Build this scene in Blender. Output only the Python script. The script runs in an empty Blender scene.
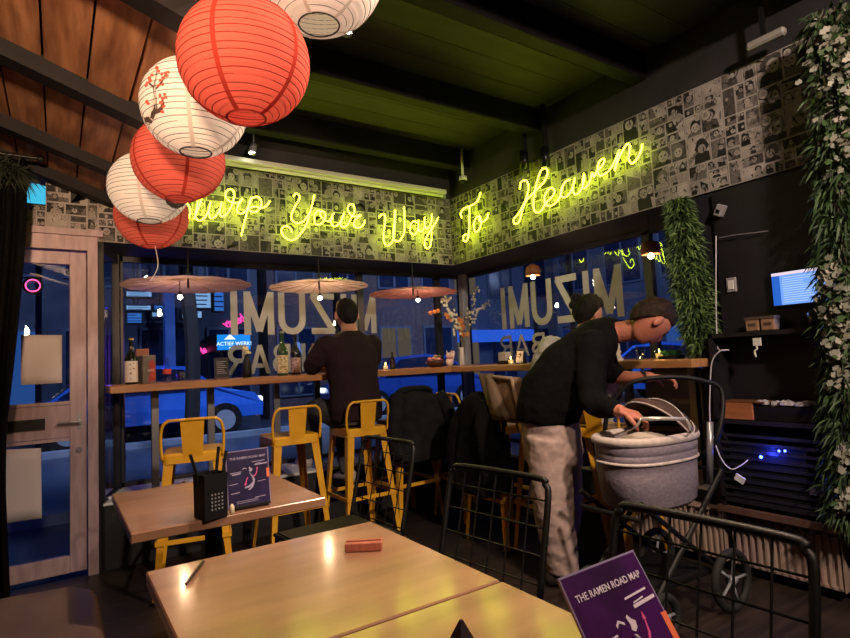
import bpy, math, random
from mathutils import Vector, Matrix, noise
PI=math.pi
S=bpy.context.scene; COL=S.collection
random.seed(7)
# ---------------------------------------------------------------- camera
W,H,FOC=850,638,555.33
CP=Vector((-3.0593,-4.0882,1.2)); YAW,PIT,ROL=0.98403,0.07499,-0.04879
FW=Vector((math.cos(PIT)*math.cos(YAW),math.cos(PIT)*math.sin(YAW),math.sin(PIT)))
_r=Vector((math.sin(YAW),-math.cos(YAW),0)); _u=_r.cross(FW)
RT=_r*math.cos(ROL)+_u*math.sin(ROL); UP=-_r*math.sin(ROL)+_u*math.cos(ROL)
cam=bpy.data.cameras.new('camera'); cam.sensor_width=36; cam.lens=FOC/W*36; cam.clip_start=.02
co=bpy.data.objects.new('camera',cam); COL.objects.link(co)
m=Matrix((( RT.x,UP.x,-FW.x,CP.x),(RT.y,UP.y,-FW.y,CP.y),(RT.z,UP.z,-FW.z,CP.z),(0,0,0,1)))
co.matrix_world=m; S.camera=co
def ray(x,y): return FW+RT*((x-W/2)/FOC)+UP*((H/2-y)/FOC)
def at(x,y,ax,v):
    d=ray(x,y); i='xyz'.index(ax); return CP+d*((v-CP[i])/d[i])
def atd(x,y,dep): return CP+ray(x,y)*dep
# ---------------------------------------------------------------- materials
def lin(c):
    if isinstance(c,str): c=[int(c[i:i+2],16)/255 for i in (0,2,4)]
    return tuple(((v+.055)/1.055)**2.4 if v>.04045 else v/12.92 for v in c)+(1,)
MATS={}
def mat(name,c,rough=.5,metal=0,emit=None,es=1,c2=None,scale=8,stretch=(1,1,1),bump=0,bscale=None,spec=None,trans=0,detail=4,lo=.35,hi=.65,sheen=0,coat=0,kind='noise'):
    if name in MATS: return MATS[name]
    m=bpy.data.materials.new(name); m.use_nodes=True; N=m.node_tree.nodes; L=m.node_tree.links
    b=N['Principled BSDF']; b.inputs['Base Color'].default_value=lin(c); b.inputs['Roughness'].default_value=rough; b.inputs['Metallic'].default_value=metal
    if spec is not None: b.inputs['Specular IOR Level'].default_value=spec
    if sheen: b.inputs['Sheen Weight'].default_value=sheen
    if coat: b.inputs['Coat Weight'].default_value=coat; b.inputs['Coat Roughness'].default_value=.12
    if trans: b.inputs['Transmission Weight'].default_value=trans
    if emit: b.inputs['Emission Color'].default_value=lin(emit); b.inputs['Emission Strength'].default_value=es
    if c2 or bump:
        tc=N.new('ShaderNodeTexCoord'); mp=N.new('ShaderNodeMapping'); mp.inputs['Scale'].default_value=stretch
        L.new(tc.outputs['Object'],mp.inputs['Vector'])
        def tex(sc):
            if kind=='wave':
                t=N.new('ShaderNodeTexWave'); t.inputs['Distortion'].default_value=3; t.inputs['Detail'].default_value=3
            else:
                t=N.new('ShaderNodeTexNoise'); t.inputs['Detail'].default_value=detail
            t.inputs['Scale'].default_value=sc
            L.new(mp.outputs['Vector'],t.inputs['Vector']); return t
        t=tex(scale)
        if c2:
            r=N.new('ShaderNodeValToRGB'); r.color_ramp.elements[0].position=lo; r.color_ramp.elements[1].position=hi
            r.color_ramp.elements[0].color=lin(c); r.color_ramp.elements[1].color=lin(c2)
            L.new(t.outputs['Fac'],r.inputs['Fac']); L.new(r.outputs['Color'],b.inputs['Base Color'])
        if bump:
            t2=tex(bscale) if bscale else t
            bn=N.new('ShaderNodeBump'); bn.inputs['Strength'].default_value=bump; bn.inputs['Distance'].default_value=.01
            L.new(t2.outputs['Fac'],bn.inputs['Height']); L.new(bn.outputs['Normal'],b.inputs['Normal'])
    MATS[name]=m; return m
def emat(name,c,s):
    if name in MATS: return MATS[name]
    m=bpy.data.materials.new(name); m.use_nodes=True; N=m.node_tree.nodes; L=m.node_tree.links; N.clear()
    o=N.new('ShaderNodeOutputMaterial'); e=N.new('ShaderNodeEmission'); e.inputs['Color'].default_value=lin(c); e.inputs['Strength'].default_value=s
    L.new(e.outputs[0],o.inputs[0]); MATS[name]=m; return m
def glassmat(name,tint='ffffff',ior=1.5,alpha=1.0,rough=0.0,boost=1.0):
    m=bpy.data.materials.new(name); m.use_nodes=True; N=m.node_tree.nodes; L=m.node_tree.links; N.clear()
    o=N.new('ShaderNodeOutputMaterial'); t=N.new('ShaderNodeBsdfTransparent'); t.inputs[0].default_value=lin(tint)
    g=N.new('ShaderNodeBsdfGlossy'); g.inputs['Roughness'].default_value=rough
    f=N.new('ShaderNodeFresnel'); f.inputs['IOR'].default_value=ior
    mm=N.new('ShaderNodeMath'); mm.operation='MULTIPLY'; mm.inputs[1].default_value=boost; mm.use_clamp=True
    x=N.new('ShaderNodeMixShader'); ge=N.new('ShaderNodeNewGeometry'); iv_=N.new('ShaderNodeMath'); iv_.operation='SUBTRACT'; iv_.inputs[0].default_value=1; L.new(ge.outputs['Backfacing'],iv_.inputs[1]); m2=N.new('ShaderNodeMath'); m2.operation='MULTIPLY'; L.new(f.outputs[0],m2.inputs[0]); L.new(iv_.outputs[0],m2.inputs[1]); L.new(m2.outputs[0],mm.inputs[0]); L.new(mm.outputs[0],x.inputs[0]); L.new(t.outputs[0],x.inputs[1]); L.new(g.outputs[0],x.inputs[2]); L.new(x.outputs[0],o.inputs[0])
    MATS[name]=m; return m
def paper(name,c,trans=.6,c2=None):
    m=bpy.data.materials.new(name); m.use_nodes=True; N=m.node_tree.nodes; L=m.node_tree.links; N.clear()
    o=N.new('ShaderNodeOutputMaterial'); d=N.new('ShaderNodeBsdfDiffuse'); t=N.new('ShaderNodeBsdfTranslucent')
    d.inputs[0].default_value=lin(c); t.inputs[0].default_value=lin(c2 or c)
    x=N.new('ShaderNodeMixShader'); x.inputs[0].default_value=trans
    tc=N.new('ShaderNodeTexCoord'); n=N.new('ShaderNodeTexNoise'); n.inputs['Scale'].default_value=60; n.inputs['Detail'].default_value=6
    mp=N.new('ShaderNodeMapping'); mp.inputs['Scale'].default_value=(1,1,.4); L.new(tc.outputs['Object'],mp.inputs[0]); L.new(mp.outputs[0],n.inputs[0])
    bn=N.new('ShaderNodeBump'); bn.inputs['Strength'].default_value=.35; bn.inputs['Distance'].default_value=.004
    L.new(n.outputs['Fac'],bn.inputs['Height']); L.new(bn.outputs[0],d.inputs['Normal'])
    L.new(d.outputs[0],x.inputs[1]); L.new(t.outputs[0],x.inputs[2]); L.new(x.outputs[0],o.inputs[0]); MATS[name]=m; return m
# ---------------------------------------------------------------- mesh builder
def frame(d):
    d=d.normalized(); a=Vector((0,0,1)) if abs(d.z)<.9 else Vector((1,0,0))
    x=d.cross(a).normalized(); return x,d.cross(x).normalized()
class MB:
    def __init__(s): s.v=[]; s.f=[]; s.m=[]; s.mi=0
    def mat(s,i): s.mi=i; return s
    def add(s,vs,fs,M=None):
        o=len(s.v)
        s.v+= [ (M@Vector(p)) if M else Vector(p) for p in vs]
        s.f+=[tuple(i+o for i in f) for f in fs]; s.m+=[s.mi]*len(fs); return s
    def box(s,a,b,M=None,bev=0):
        a=Vector(a);b=Vector(b); lo=Vector((min(a.x,b.x),min(a.y,b.y),min(a.z,b.z))); hi=Vector((max(a.x,b.x),max(a.y,b.y),max(a.z,b.z)))
        if bev:
            bev=min(bev,(hi.x-lo.x)*.45,(hi.y-lo.y)*.45,(hi.z-lo.z)*.45)
            vs=[];idx={}
            for ix in (0,1):
                for iy in (0,1):
                    for iz in (0,1):
                        c=Vector((hi.x if ix else lo.x,hi.y if iy else lo.y,hi.z if iz else lo.z)); sg=[-1 if ix else 1,-1 if iy else 1,-1 if iz else 1]
                        for k in range(3):
                            p=c.copy()
                            for q in range(3):
                                if q!=k: p[q]+=sg[q]*bev
                            idx[(ix,iy,iz,k)]=len(vs); vs.append(p)
            fs=[]
            cyc=[(0,0),(1,0),(1,1),(0,1)]
            for k in range(3):
                o=[q for q in range(3) if q!=k]
                for sd in (0,1):
                    q=[]
                    for (i,j) in cyc:
                        t=[0,0,0]; t[k]=sd; t[o[0]]=i; t[o[1]]=j; q.append(idx[(*t,k)])
                    fs.append(q)
                for (i,j) in cyc:
                    t0=[0,0,0]; t0[o[0]]=i;t0[o[1]]=j; t1=list(t0); t1[k]=1
                    fs.append([idx[(*t0,o[0])],idx[(*t1,o[0])],idx[(*t1,o[1])],idx[(*t0,o[1])]])
            for ix in (0,1):
                for iy in (0,1):
                    for iz in (0,1): fs.append([idx[(ix,iy,iz,k)] for k in range(3)])
            return s.add(vs,fs,M)
        vs=[(x,y,z) for x in (lo.x,hi.x) for y in (lo.y,hi.y) for z in (lo.z,hi.z)]
        return s.add(vs,[(0,1,3,2),(4,6,7,5),(0,4,5,1),(2,3,7,6),(0,2,6,4),(1,5,7,3)],M)
    def rings(s,rs,cap=True,closed=False,M=None):
        n=len(rs[0]); vs=[p for r in rs for p in r]; fs=[]
        k=len(rs); e=k if closed else k-1
        for i in range(e):
            for j in range(n):
                a=i*n+j;b=i*n+(j+1)%n;c=((i+1)%k)*n+(j+1)%n;d=((i+1)%k)*n+j; fs.append((a,b,c,d))
        if cap and not closed: fs.append(tuple(range(n))[::-1]); fs.append(tuple((k-1)*n+j for j in range(n)))
        return s.add(vs,fs,M)
    def tube(s,pts,r,n=8,closed=False,cap=True,M=None,flat=None):
        pts=[Vector(p) for p in pts]; rs=[]; k=len(pts); px=None
        for i,p in enumerate(pts):
            if closed: d=pts[(i+1)%k]-pts[i-1]
            else: d=pts[min(i+1,k-1)]-pts[max(i-1,0)]
            if d.length<1e-9: d=Vector((0,0,1))
            d.normalize()
            if px is None: x,y=frame(d)
            else:
                x=px-d*px.dot(d)
                if x.length<1e-5: x,_=frame(d)
                x.normalize(); y=d.cross(x)
            px=x; R=r[i] if isinstance(r,(list,tuple)) else r
            rs.append([p+x*(R*math.cos(2*PI*j/n))+y*(R*math.sin(2*PI*j/n)) for j in range(n)])
        return s.rings(rs,cap,closed,M)
    def cyl(s,a,b,r,r2=None,n=16,M=None): return s.tube([a,b],[r,r if r2 is None else r2],n=n,M=M)
    def lathe(s,prof,c=(0,0,0),n=24,M=None,cap=True):
        c=Vector(c); return s.rings([[c+Vector((r*math.cos(2*PI*j/n),r*math.sin(2*PI*j/n),z)) for j in range(n)] for r,z in prof],cap,M=M)
    def ball(s,c,r,n=12,sq=(1,1,1),M=None):
        c=Vector(c); rs=[]
        for i in range(n//2+1):
            t=PI*i/(n//2); R=max(math.sin(t),.001)
            rs.append([c+Vector((r*sq[0]*R*math.cos(2*PI*j/n),r*sq[1]*R*math.sin(2*PI*j/n),-r*sq[2]*math.cos(t))) for j in range(n)])
        return s.rings(rs,M=M)
    def poly(s,pts,M=None): return s.add(pts,[tuple(range(len(pts)))],M)
    def prism(s,pts,d,M=None):
        n=len(pts); d=Vector(d); a=[Vector(p) for p in pts]; b=[p+d for p in a]
        fs=[tuple(range(n))[::-1],tuple(range(n,2*n))]+[(i,(i+1)%n,n+(i+1)%n,n+i) for i in range(n)]
        return s.add(a+b,fs,M)
    def build(s,name,mats,parent=None,smooth=False,world=True,mods=None):
        me=bpy.data.meshes.new(name); o=Vector((0,0,0))
        if parent is not None and world: o=parent_loc(parent)
        me.from_pydata([tuple(p-o) for p in s.v],[],s.f)
        if not isinstance(mats,(list,tuple)): mats=[mats]
        for q in mats: me.materials.append(q)
        if len(mats)>1: me.polygons.foreach_set('material_index',s.m)
        if smooth: me.polygons.foreach_set('use_smooth',[True]*len(me.polygons))
        ob=bpy.data.objects.new(name,me); COL.objects.link(ob)
        fixn(me)
        if parent is not None: ob.parent=parent
        if smooth=='auto' : 
            pass
        return ob
import bmesh
def fixn(me):
    b=bmesh.new(); b.from_mesh(me); bmesh.ops.recalc_face_normals(b,faces=b.faces); b.to_mesh(me); b.free()
def parent_loc(p):
    o=Vector((0,0,0))
    while p is not None: o=o+p.location; p=p.parent
    return o
def tag(o,label=None,cat=None,group=None,kind=None):
    if label: o['label']=label
    if cat: o['category']=cat
    if group: o['group']=group
    if kind: o['kind']=kind
    return o
def thing(name,label,cat,loc=(0,0,0),rz=0,group=None):
    o=bpy.data.objects.new(name,None); o.empty_display_size=.05; COL.objects.link(o); o.location=loc; o.rotation_euler=(0,0,rz); return tag(o,label,cat,group)
def struct(ob): ob['kind']='structure'; return ob
def dup(root,loc,rz,label=None,group=None,scale=None):
    def cp(o,par):
        c=o.copy(); COL.objects.link(c)
        if par: c.parent=par
        for ch in [q for q in list(o.children)]: cp(ch,c)
        return c
    r=cp(root,None); r.location=loc; r.rotation_euler=(0,0,rz)
    if label: r['label']=label
    if group: r['group']=group
    if scale: r.scale=(scale,)*3
    return r
def smooth_path(pts,k=6,closed=False):
    P=[Vector(p) for p in pts]; out=[]; n=len(P)
    rng=range(n) if closed else range(n-1)
    for i in rng:
        if closed: a,b,c,d=P[i-1],P[i],P[(i+1)%n],P[(i+2)%n]
        else: a,b,c,d=P[max(i-1,0)],P[i],P[i+1],P[min(i+2,n-1)]
        for j in range(k):
            t=j/k; out.append(.5*((2*b)+(c-a)*t+(2*a-5*b+4*c-d)*t*t+(-a+3*b-3*c+d)*t**3))
    if not closed: out.append(P[-1])
    return out
def text(body,M,size,m,parent,name='lettering',ext=.0008,bold=0,align='CENTER',sx=1,shear=0):
    cu=bpy.data.curves.new(name,'FONT'); cu.body=body; cu.size=size; cu.extrude=ext; cu.offset=bold; cu.align_x=align; cu.align_y='CENTER'; cu.shear=shear
    cu.resolution_u=3
    ob=bpy.data.objects.new('tmp',cu); COL.objects.link(ob)
    bpy.context.view_layer.update()
    me=bpy.data.meshes.new_from_object(ob.evaluated_get(bpy.context.evaluated_depsgraph_get()))
    bpy.data.objects.remove(ob)
    me.transform(M@Matrix.Diagonal((sx,1,1,1)))
    if parent is not None:
        me.transform(Matrix.Translation(-parent_loc(parent)))
    me.materials.clear(); me.materials.append(m); me.name=name
    ob=bpy.data.objects.new(name,me); COL.objects.link(ob)
    if parent is not None: ob.parent=parent
    return ob
def basis(o,x,y):
    x=Vector(x).normalized(); y=Vector(y).normalized(); z=x.cross(y).normalized(); y=z.cross(x)
    return Matrix(((x.x,y.x,z.x,o[0]),(x.y,y.y,z.y,o[1]),(x.z,y.z,z.z,o[2]),(0,0,0,1)))
def light(name,kind,loc,energy,color,size=.05,to=None,spot=None,blend=.5,sx=None):
    l=bpy.data.lights.new(name,kind); l.energy=energy; l.color=lin(color)[:3]
    if kind=='AREA': l.size=size
    else: l.shadow_soft_size=size
    if kind=='SPOT': l.spot_size=math.radians(spot or 60); l.spot_blend=blend
    o=bpy.data.objects.new(name,l); COL.objects.link(o); o.location=loc
    if to is not None: o.rotation_euler=(Vector(to)-Vector(loc)).to_track_quat('-Z','Y').to_euler()
    return o
NEON=17
# ================================================================= palette
M_black=mat('matt_black_paint','17161a',.75,c2='201f24',scale=6)
M_blk2=mat('black_header_paint','1d1b1f',.7,c2='262328',scale=5)
M_floor=mat('dark_oak_floor','1c1715',.42,c2='2f2621',scale=3,stretch=(1,9,1),bump=.15)
M_white_wood=mat('pink_grey_painted_timber','b39ca2',.5,c2='9c868c',scale=5,stretch=(6,6,1),bump=.08)
M_counter=mat('pine_counter_wood','9a6a44',.35,c2='b5814f',scale=4,stretch=(1,6,6),bump=.05)
M_counter_y=mat('pine_counter_wood_b','a9784c',.35,c2='bd8c58',scale=4,stretch=(6,1,6),bump=.05)
M_edge=mat('counter_edge_red_brown','7d4c3a',.45,c2='935b42',scale=6)
M_steel=mat('grey_steel_post','8f9096',.35,.7)
M_frame=mat('dark_window_frame','1b1c22',.5)
M_lframe=mat('light_window_frame','8b8f98',.5)
M_yel=mat('yellow_stool_paint','dba026',.4,c2='e8b030',scale=7,coat=.25,bump=.02)
M_wire=mat('black_chair_metal','0c0b0b',.5,spec=.35)
M_blackm=mat('black_plastic','0e0e11',.55,spec=.3)
M_neon=emat('neon_tube_glow','e6ff2c',NEON)
M_paperw=paper('white_lantern_paper','f7efe8',.55)
M_paperr=paper('red_lantern_paper','d96a5e',.45,'e87f68')
M_ribw=mat('dark_rib_thread','2a2624',.7)
M_ribr=mat('dark_red_rib_thread','8e2119',.7)
M_glass=glassmat('window_glass','e8eef2',1.5,boost=1.5)
M_clear=glassmat('clear_tumbler_glass','dfe8ee',1.5,boost=2.2)
M_vinyl=mat('frosted_white_vinyl','969c96',.8,c2='858b87',scale=3)
M_paper=mat('white_paper','cfc6ca',.8)
# ================================================================= shell
X0=-3.75; WY=.47; YB=-6.2
b=MB(); b.box((X0,YB,-.06),(1.6,0,0)); struct(b.build('floor',M_floor))
# lower walls with the inner ledge
b=MB(); b.box((-2.84,0,0),(0,.55,.39)); struct(b.build('wall_back',M_black))
b=MB(); b.box((0,-2.3,0),(.55,.55,.39)); struct(b.build('wall_right',M_black))
# white ledge covering under the glass, strewn with crumpled white papers
M_ledge=mat('white_ledge_laminate','eceeee',.4,c2='d2d6d6',scale=14)
b=MB(); b.box((-2.82,-.01,.391),(-.0,.50,.41),bev=.004); struct(b.build('trim_1',M_ledge))
b=MB(); b.box((0,-2.28,.391),(.50,.5,.41),bev=.004); struct(b.build('trim_2',M_ledge))
# bulkheads (black soffit) carrying the comic-strip wallpaper
b=MB(); b.box((-2.84,.004,2.07),(.60,.60,3.06)); b.box((X0,.004,2.07),(-2.84,.12,2.28)); b.box((-3.12,.004,2.28),(-2.84,.12,3.06)); b.box((X0,.004,2.47),(-3.12,.12,3.06)); b.box((X0,.004,2.28),(-3.32,.12,2.47)); struct(b.build('wall_back_upper',M_blk2))
b=MB(); b.box((.004,-3.6,2.07),(.60,0.004,3.06)); struct(b.build('wall_right_upper',M_blk2))
b=MB(); b.box((.02,-3.6,0),(.6,-2.3,2.07)); b.box((.02,YB,0),(.2,-3.6,3.06)); struct(b.build('wall_right_niche',mat('blue_black_wall','15151f',.6,c2='1b1a26',scale=3)))
M_left=mat('left_plaster','2a2426',.8)
b=MB(); b.box((X0-.1,YB,0),(X0,.12,3.6)); struct(b.build('wall_left',M_left))
b=MB(); b.box((X0-.1,YB-.1,0),(1.6,YB,3.6)); struct(b.build('wall_front',M_left))
# ceiling: black boards, beams run along x
b=MB()
y=-6.2
while y<.1:
    b.box((-2.8,y,3.05),(.1,y+.196,3.08)); y+=.2
b.box((-2.8,-6.2,3.08),(.1,.1,3.1)); struct(b.build('ceiling',mat('black_ceiling_boards','201f21',.6,c2='2c2a2c',scale=4,stretch=(1,4,1),bump=.1)))
M_beam=mat('black_ceiling_beam','121012',.6,spec=.2,c2='191719',scale=5)
for y in (-4.75,-3.85,-2.96,-2.06,-1.17,-.27):
    b=MB(); b.box((-2.78,y-.05,2.88),(.003,y+.05,3.05),bev=.006); o=struct(b.build('ceiling_beam',M_beam)); o['group']='black beams across the ceiling'
# sloping timber ceiling at the left
sx,sy=-.354,.03
def wz(x,y): return 2.36+sx*(x+2.8)+sy*y
M_board=mat('rough_sawn_timber','b9845c',.6,c2='6e432c',scale=4.2,stretch=(6,.6,3),bump=.4,lo=.3,hi=.72,coat=.1)
b=MB(); b.mi=0; xs=-3.75; i=0
while xs<-2.73:
    w=.165+random.uniform(-.02,.02); e=min(xs+w,-2.72); dz=random.uniform(0,.018)
    a=[(xs+.004,-5.5),(e-.004,-5.5),(e-.004,.35),(xs+.004,.35)]
    lo=[Vector((p[0],p[1],wz(*p)+dz)) for p in a]; hi=[p+Vector((0,0,.03)) for p in lo]
    b.add(lo+hi,[(0,1,2,3),(7,6,5,4),(0,4,5,1),(1,5,6,2),(2,6,7,3),(3,7,4,0)]); xs+=w; i+=1
struct(b.build('ceiling_timber',M_board))
b=MB(); b.box((-2.76,-5.5,2.42),(-2.72,.0,3.1)); b.box((X0,-5.5,2.95),(-2.7,.35,3.0)); struct(b.build('ceiling_side',M_blk2))
for y in (-.10,-.71,-1.56,-2.42,-3.3,-4.2):
    b=MB(); r=[]
    for x in (-3.75,-2.70):
        z=wz(x,y)+.01; r.append([Vector((x,y-.045,z-.07)),Vector((x,y+.045,z-.07)),Vector((x,y+.045,z+.02)),Vector((x,y-.045,z+.02))])
    b.rings(r); o=struct(b.build('ceiling_beam',M_beam)); o['group']='dark battens under the timber ceiling'
# ================================================================= comic wallpaper
def comic(name,P,w,h,ux,nrm,seed):
    """P lower-left corner, ux along, z up; panels, figures and balloons in black white and grey"""
    rd=random.Random(seed); B=MB(); ux=Vector(ux); nrm=Vector(nrm); P=Vector(P)
    def q(pts,lay,mi):
        B.mi=mi; B.add([P+ux*a+Vector((0,0,1))*c+nrm*(.0006*lay) for a,c in pts],[tuple(range(len(pts)))])
    def clip(pts,x0,y0,x1,y1): return [(min(max(a,x0),x1),min(max(c,y0),y1)) for a,c in pts]
    def blob(cx,cy,r,n,jag): 
        ph=rd.uniform(0,6.28); return [(cx+r*(1+jag*rd.uniform(-1,1))*math.cos(ph+2*PI*k/n),cy+r*1.1*(1+jag*rd.uniform(-1,1))*math.sin(ph+2*PI*k/n)) for k in range(n)]
    q([(0,0),(w,0),(w,h),(0,h)],0,0)
    def panel(x0,y0,x1,y1):
        g=.004; x0+=g;y0+=g;x1-=g;y1-=g
        if x1-x0<.015 or y1-y0<.015: return
        q([(x0,y0),(x1,y0),(x1,y1),(x0,y1)],1,rd.choice([1,1,2,2,2,3,5]))
        W_,H_=x1-x0,y1-y0; g=.0018
        x0+=g;y0+=g;x1-=g;y1-=g
        bg=rd.choice([0,0,0,1,2,3,4]); q([(x0,y0),(x1,y0),(x1,y1),(x0,y1)],2,bg)
        lay=3
        for _ in range(rd.randint(0,2)):                       # tone areas
            t=rd.uniform(.2,.8); s=rd.uniform(.2,.8)
            q(clip([(x0,y0+H_*t),(x1,y0+H_*s),(x1,y0 if rd.random()<.5 else y1),(x0,y0 if rd.random()<.5 else y1)],x0,y0,x1,y1) if rd.random()<.4 else [(x0,y0),(x0+W_*t,y0),(x0+W_*s,y1),(x0,y1)],lay,rd.choice([1,2,3,5])); lay+=.5
        if rd.random()<.85:                                    # a figure: coat, head, hair
            r=min(W_,H_)*rd.uniform(.2,.42); cx=x0+W_*rd.uniform(.25,.75); cy=y0+H_*rd.uniform(.4,.75)
            q(clip([(cx-r*1.5,y0),(cx+r*1.5,y0),(cx+r*1.2,cy-r*.9),(cx+.3*r,cy-r*.6),(cx-.3*r,cy-r*.6),(cx-r*1.2,cy-r*.9)],x0,y0,x1,y1),5,rd.choice([3,2,4,1,3]))
            q(clip(blob(cx,cy+r*.25,r*1.08,11,.28),x0,y0,x1,y1),5.5,rd.choice([3,3,2,4]))
            q(clip(blob(cx,cy-r*.15,r*.72,10,.03),x0,y0,x1,y1),6,rd.choice([0,0,1]))
            for s_ in (-1,1): q(clip(blob(cx+s_*r*.28,cy-r*.05,r*.13,5,.1),x0,y0,x1,y1),6.5,3)
            q(clip([(cx-r*.2,cy-r*.5),(cx+r*.2,cy-r*.5),(cx+r*.12,cy-r*.42),(cx-r*.1,cy-r*.42)],x0,y0,x1,y1),6.5,3)
        for _ in range(rd.randint(3,9)):                       # ink strokes
            a=x0+W_*rd.random(); c=y0+H_*rd.random(); l=rd.uniform(.1,.45)*min(W_,H_); t=rd.uniform(0,PI); wd=rd.uniform(.001,.005)
            dx,dy=math.cos(t)*l,math.sin(t)*l; q(clip([(a,c),(a+dx-dy*.0-wd,c+dy),(a+dx+wd,c+dy+wd*2),(a+wd,c-wd)],x0,y0,x1,y1),7,3)
        if rd.random()<.5:                                     # speech balloon with rows of strokes
            r=min(W_,H_)*rd.uniform(.14,.24); cx=x0+W_*rd.choice([.2,.8]); cy=y0+H_*.78
            q(clip(blob(cx,cy,r*1.12,12,.02),x0,y0,x1,y1),7.5,3); q(clip(blob(cx,cy,r,12,.02),x0,y0,x1,y1),8,0)
            for k in range(3):
                yy=cy+r*(.35-.35*k); q(clip([(cx-r*.5,yy),(cx+r*rd.uniform(.2,.5),yy),(cx+r*.4,yy+r*.12),(cx-r*.5,yy+r*.12)],x0,y0,x1,y1),8.5,3)
    def split(x0,y0,x1,y1,d):
        W_,H_=x1-x0,y1-y0
        if d==0 or (max(W_,H_)<.17 and rd.random()<.55) or max(W_,H_)<.085: return panel(x0,y0,x1,y1)
        t=rd.uniform(.35,.65)
        if H_>W_*.9: split(x0,y0,x1,y0+H_*t,d-1); split(x0,y0+H_*t,x1,y1,d-1)
        else: split(x0,y0,x0+W_*t,y1,d-1); split(x0+W_*t,y0,x1,y1,d-1)
    x=0
    while x<w:
        pw=rd.uniform(.17,.25); y=-rd.uniform(0,.15)
        while y<h:
            ph=rd.uniform(.24,.33); a0,a1=max(y,0),min(y+ph,h)
            if a1-a0>.02: split(x,a0,min(x+pw,w),a1,4)
            y+=ph
        x+=pw
    return B,[mat('newsprint_white','a49e9a',.75,c2='8c8683',scale=12),mat('newsprint_light_grey','7e7875',.75,c2='928b87',scale=90),mat('newsprint_mid_grey','4c4846',.75,c2='6c6663',scale=70),mat('newsprint_black_ink','161416',.7),mat('newsprint_dark_tone','2f2c2d',.75,c2='4a4644',scale=50),mat('newsprint_screentone','8d8784',.75,c2='3f3b3a',scale=140)]
B,ms=comic('a',(-2.84,.003,2.07),2.838,.62,(1,0,0),(0,-1,0),3); o=struct(B.build('wall_back_wallpaper',ms))
B,ms=comic('a2',(-3.12,.003,2.10),.28,.44,(1,0,0),(0,-1,0),5); struct(B.build('wall_back_wallpaper',ms))
B,ms=comic('a3',(-3.4,.003,2.07),.28,.20,(1,0,0),(0,-1,0),6); struct(B.build('wall_back_wallpaper',ms))
B,ms=comic('b',(.003,0,2.07),3.15,.62,(0,-1,0),(-1,0,0),11); struct(B.build('wall_right_wallpaper',ms))
# small transom window beside the paper
b=MB(); b.box((-3.32,.06,2.28),(-3.12,.066,2.47)); struct(b.build('window_1',M_glass))
# ================================================================= windows of the bay
ya,yb=WY,WY+.05
b=MB()
for x0,x1 in ((-2.72,-2.66),(.42,.55)): b.box((x0,ya,.39),(x1,yb,2.09))
b.box((-2.7,ya,.39),(.5,yb,.44)); b.box((-2.7,ya,2.03),(.5,yb,2.09))
for px in (362,440):
    x=at(px,330,'y',ya).x; b.box((x-.03,ya,.4),(x+.03,yb,2.05))
w2=struct(b.build('window_2',M_frame))
b=MB(); b.box((-2.68,ya+.022,.42),(.5,ya+.03,2.05)); b.build('glass_pane',M_glass,w2)
b=MB(); b.box((ya,-2.34,.39),(yb,-2.26,2.09)); b.box((ya,-2.3,.39),(yb,.42,.44)); b.box((ya,-2.3,2.03),(yb,.42,2.09)); b.box((ya,-1.72,.4),(yb,-1.66,2.05))
w3=struct(b.build('window_3',M_frame))
b=MB(); b.box((ya+.022,-2.3,.42),(ya+.03,.44,2.05)); b.build('glass_pane',M_glass,w3)
b=MB(); b.box((.405,.405,.39),(.475,.475,2.07),bev=.005); struct(b.build('trim_3',M_lframe))
# slanted side light between door and bay
A=Vector((-2.835,.0,0)); Bq=Vector((-2.70,.47,0)); d=(Bq-A)
M=basis(A,d,(0,0,1)); L_=d.length
b=MB(); b.box((0,0,-.02),(L_,.42,.02),M=M); b.box((0,2.0,-.02),(L_,2.07,.02),M=M); b.box((L_-.05,0,-.025),(L_,2.07,.025),M=M); b.box((0,0,-.025),(.02,2.07,.025),M=M)
w4=struct(b.build('window_4',M_frame)); b=MB(); b.box((0,.4,-.003),(L_-.04,2.02,.003),M=M); b.build('glass_pane',M_glass,w4)
# letters on the panes: read from the street, so mirrored here
def arc(cx,cy,rx,ry,a0,a1,n=8): return [(cx+rx*math.cos(math.radians(a0+(a1-a0)*k/n)),cy+ry*math.sin(math.radians(a0+(a1-a0)*k/n))) for k in range(n+1)]
GLY={'M':[[(.08,0),(.08,1)],[(.08,.96),(.5,.10)],[(.92,.96),(.5,.10)],[(.92,0),(.92,1)]],'I':[[(.5,0),(.5,1)]],'Z':[[(.05,.93),(.95,.93)],[(.90,.93),(.10,.07)],[(.05,.07),(.95,.07)]],
'U':[[(.1,1),(.1,.35)]+arc(.5,.35,.4,.28,180,360)+[(.9,1)]],'B':[[(.12,0),(.12,1)],[(.12,.93),(.5,.93)]+arc(.5,.73,.34,.20,90,-90)+[(.12,.53)],[(.5,.53)]+arc(.52,.30,.38,.23,90,-90)+[(.12,.07)]],
'A':[[(.05,0),(.5,.97)],[(.95,0),(.5,.97)],[(.2,.28),(.8,.28)]],'R':[[(.12,0),(.12,1)],[(.12,.93),(.5,.93)]+arc(.5,.70,.36,.23,90,-90)+[(.12,.47)],[(.5,.47),(.9,0)]],
'E':[[(.12,0),(.12,1)],[(.12,.93),(.9,.93)],[(.12,.5),(.8,.5)],[(.12,.07),(.9,.07)]],'N':[[(.1,0),(.1,1)],[(.1,.97),(.9,.03)],[(.9,0),(.9,1)]]}
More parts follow.
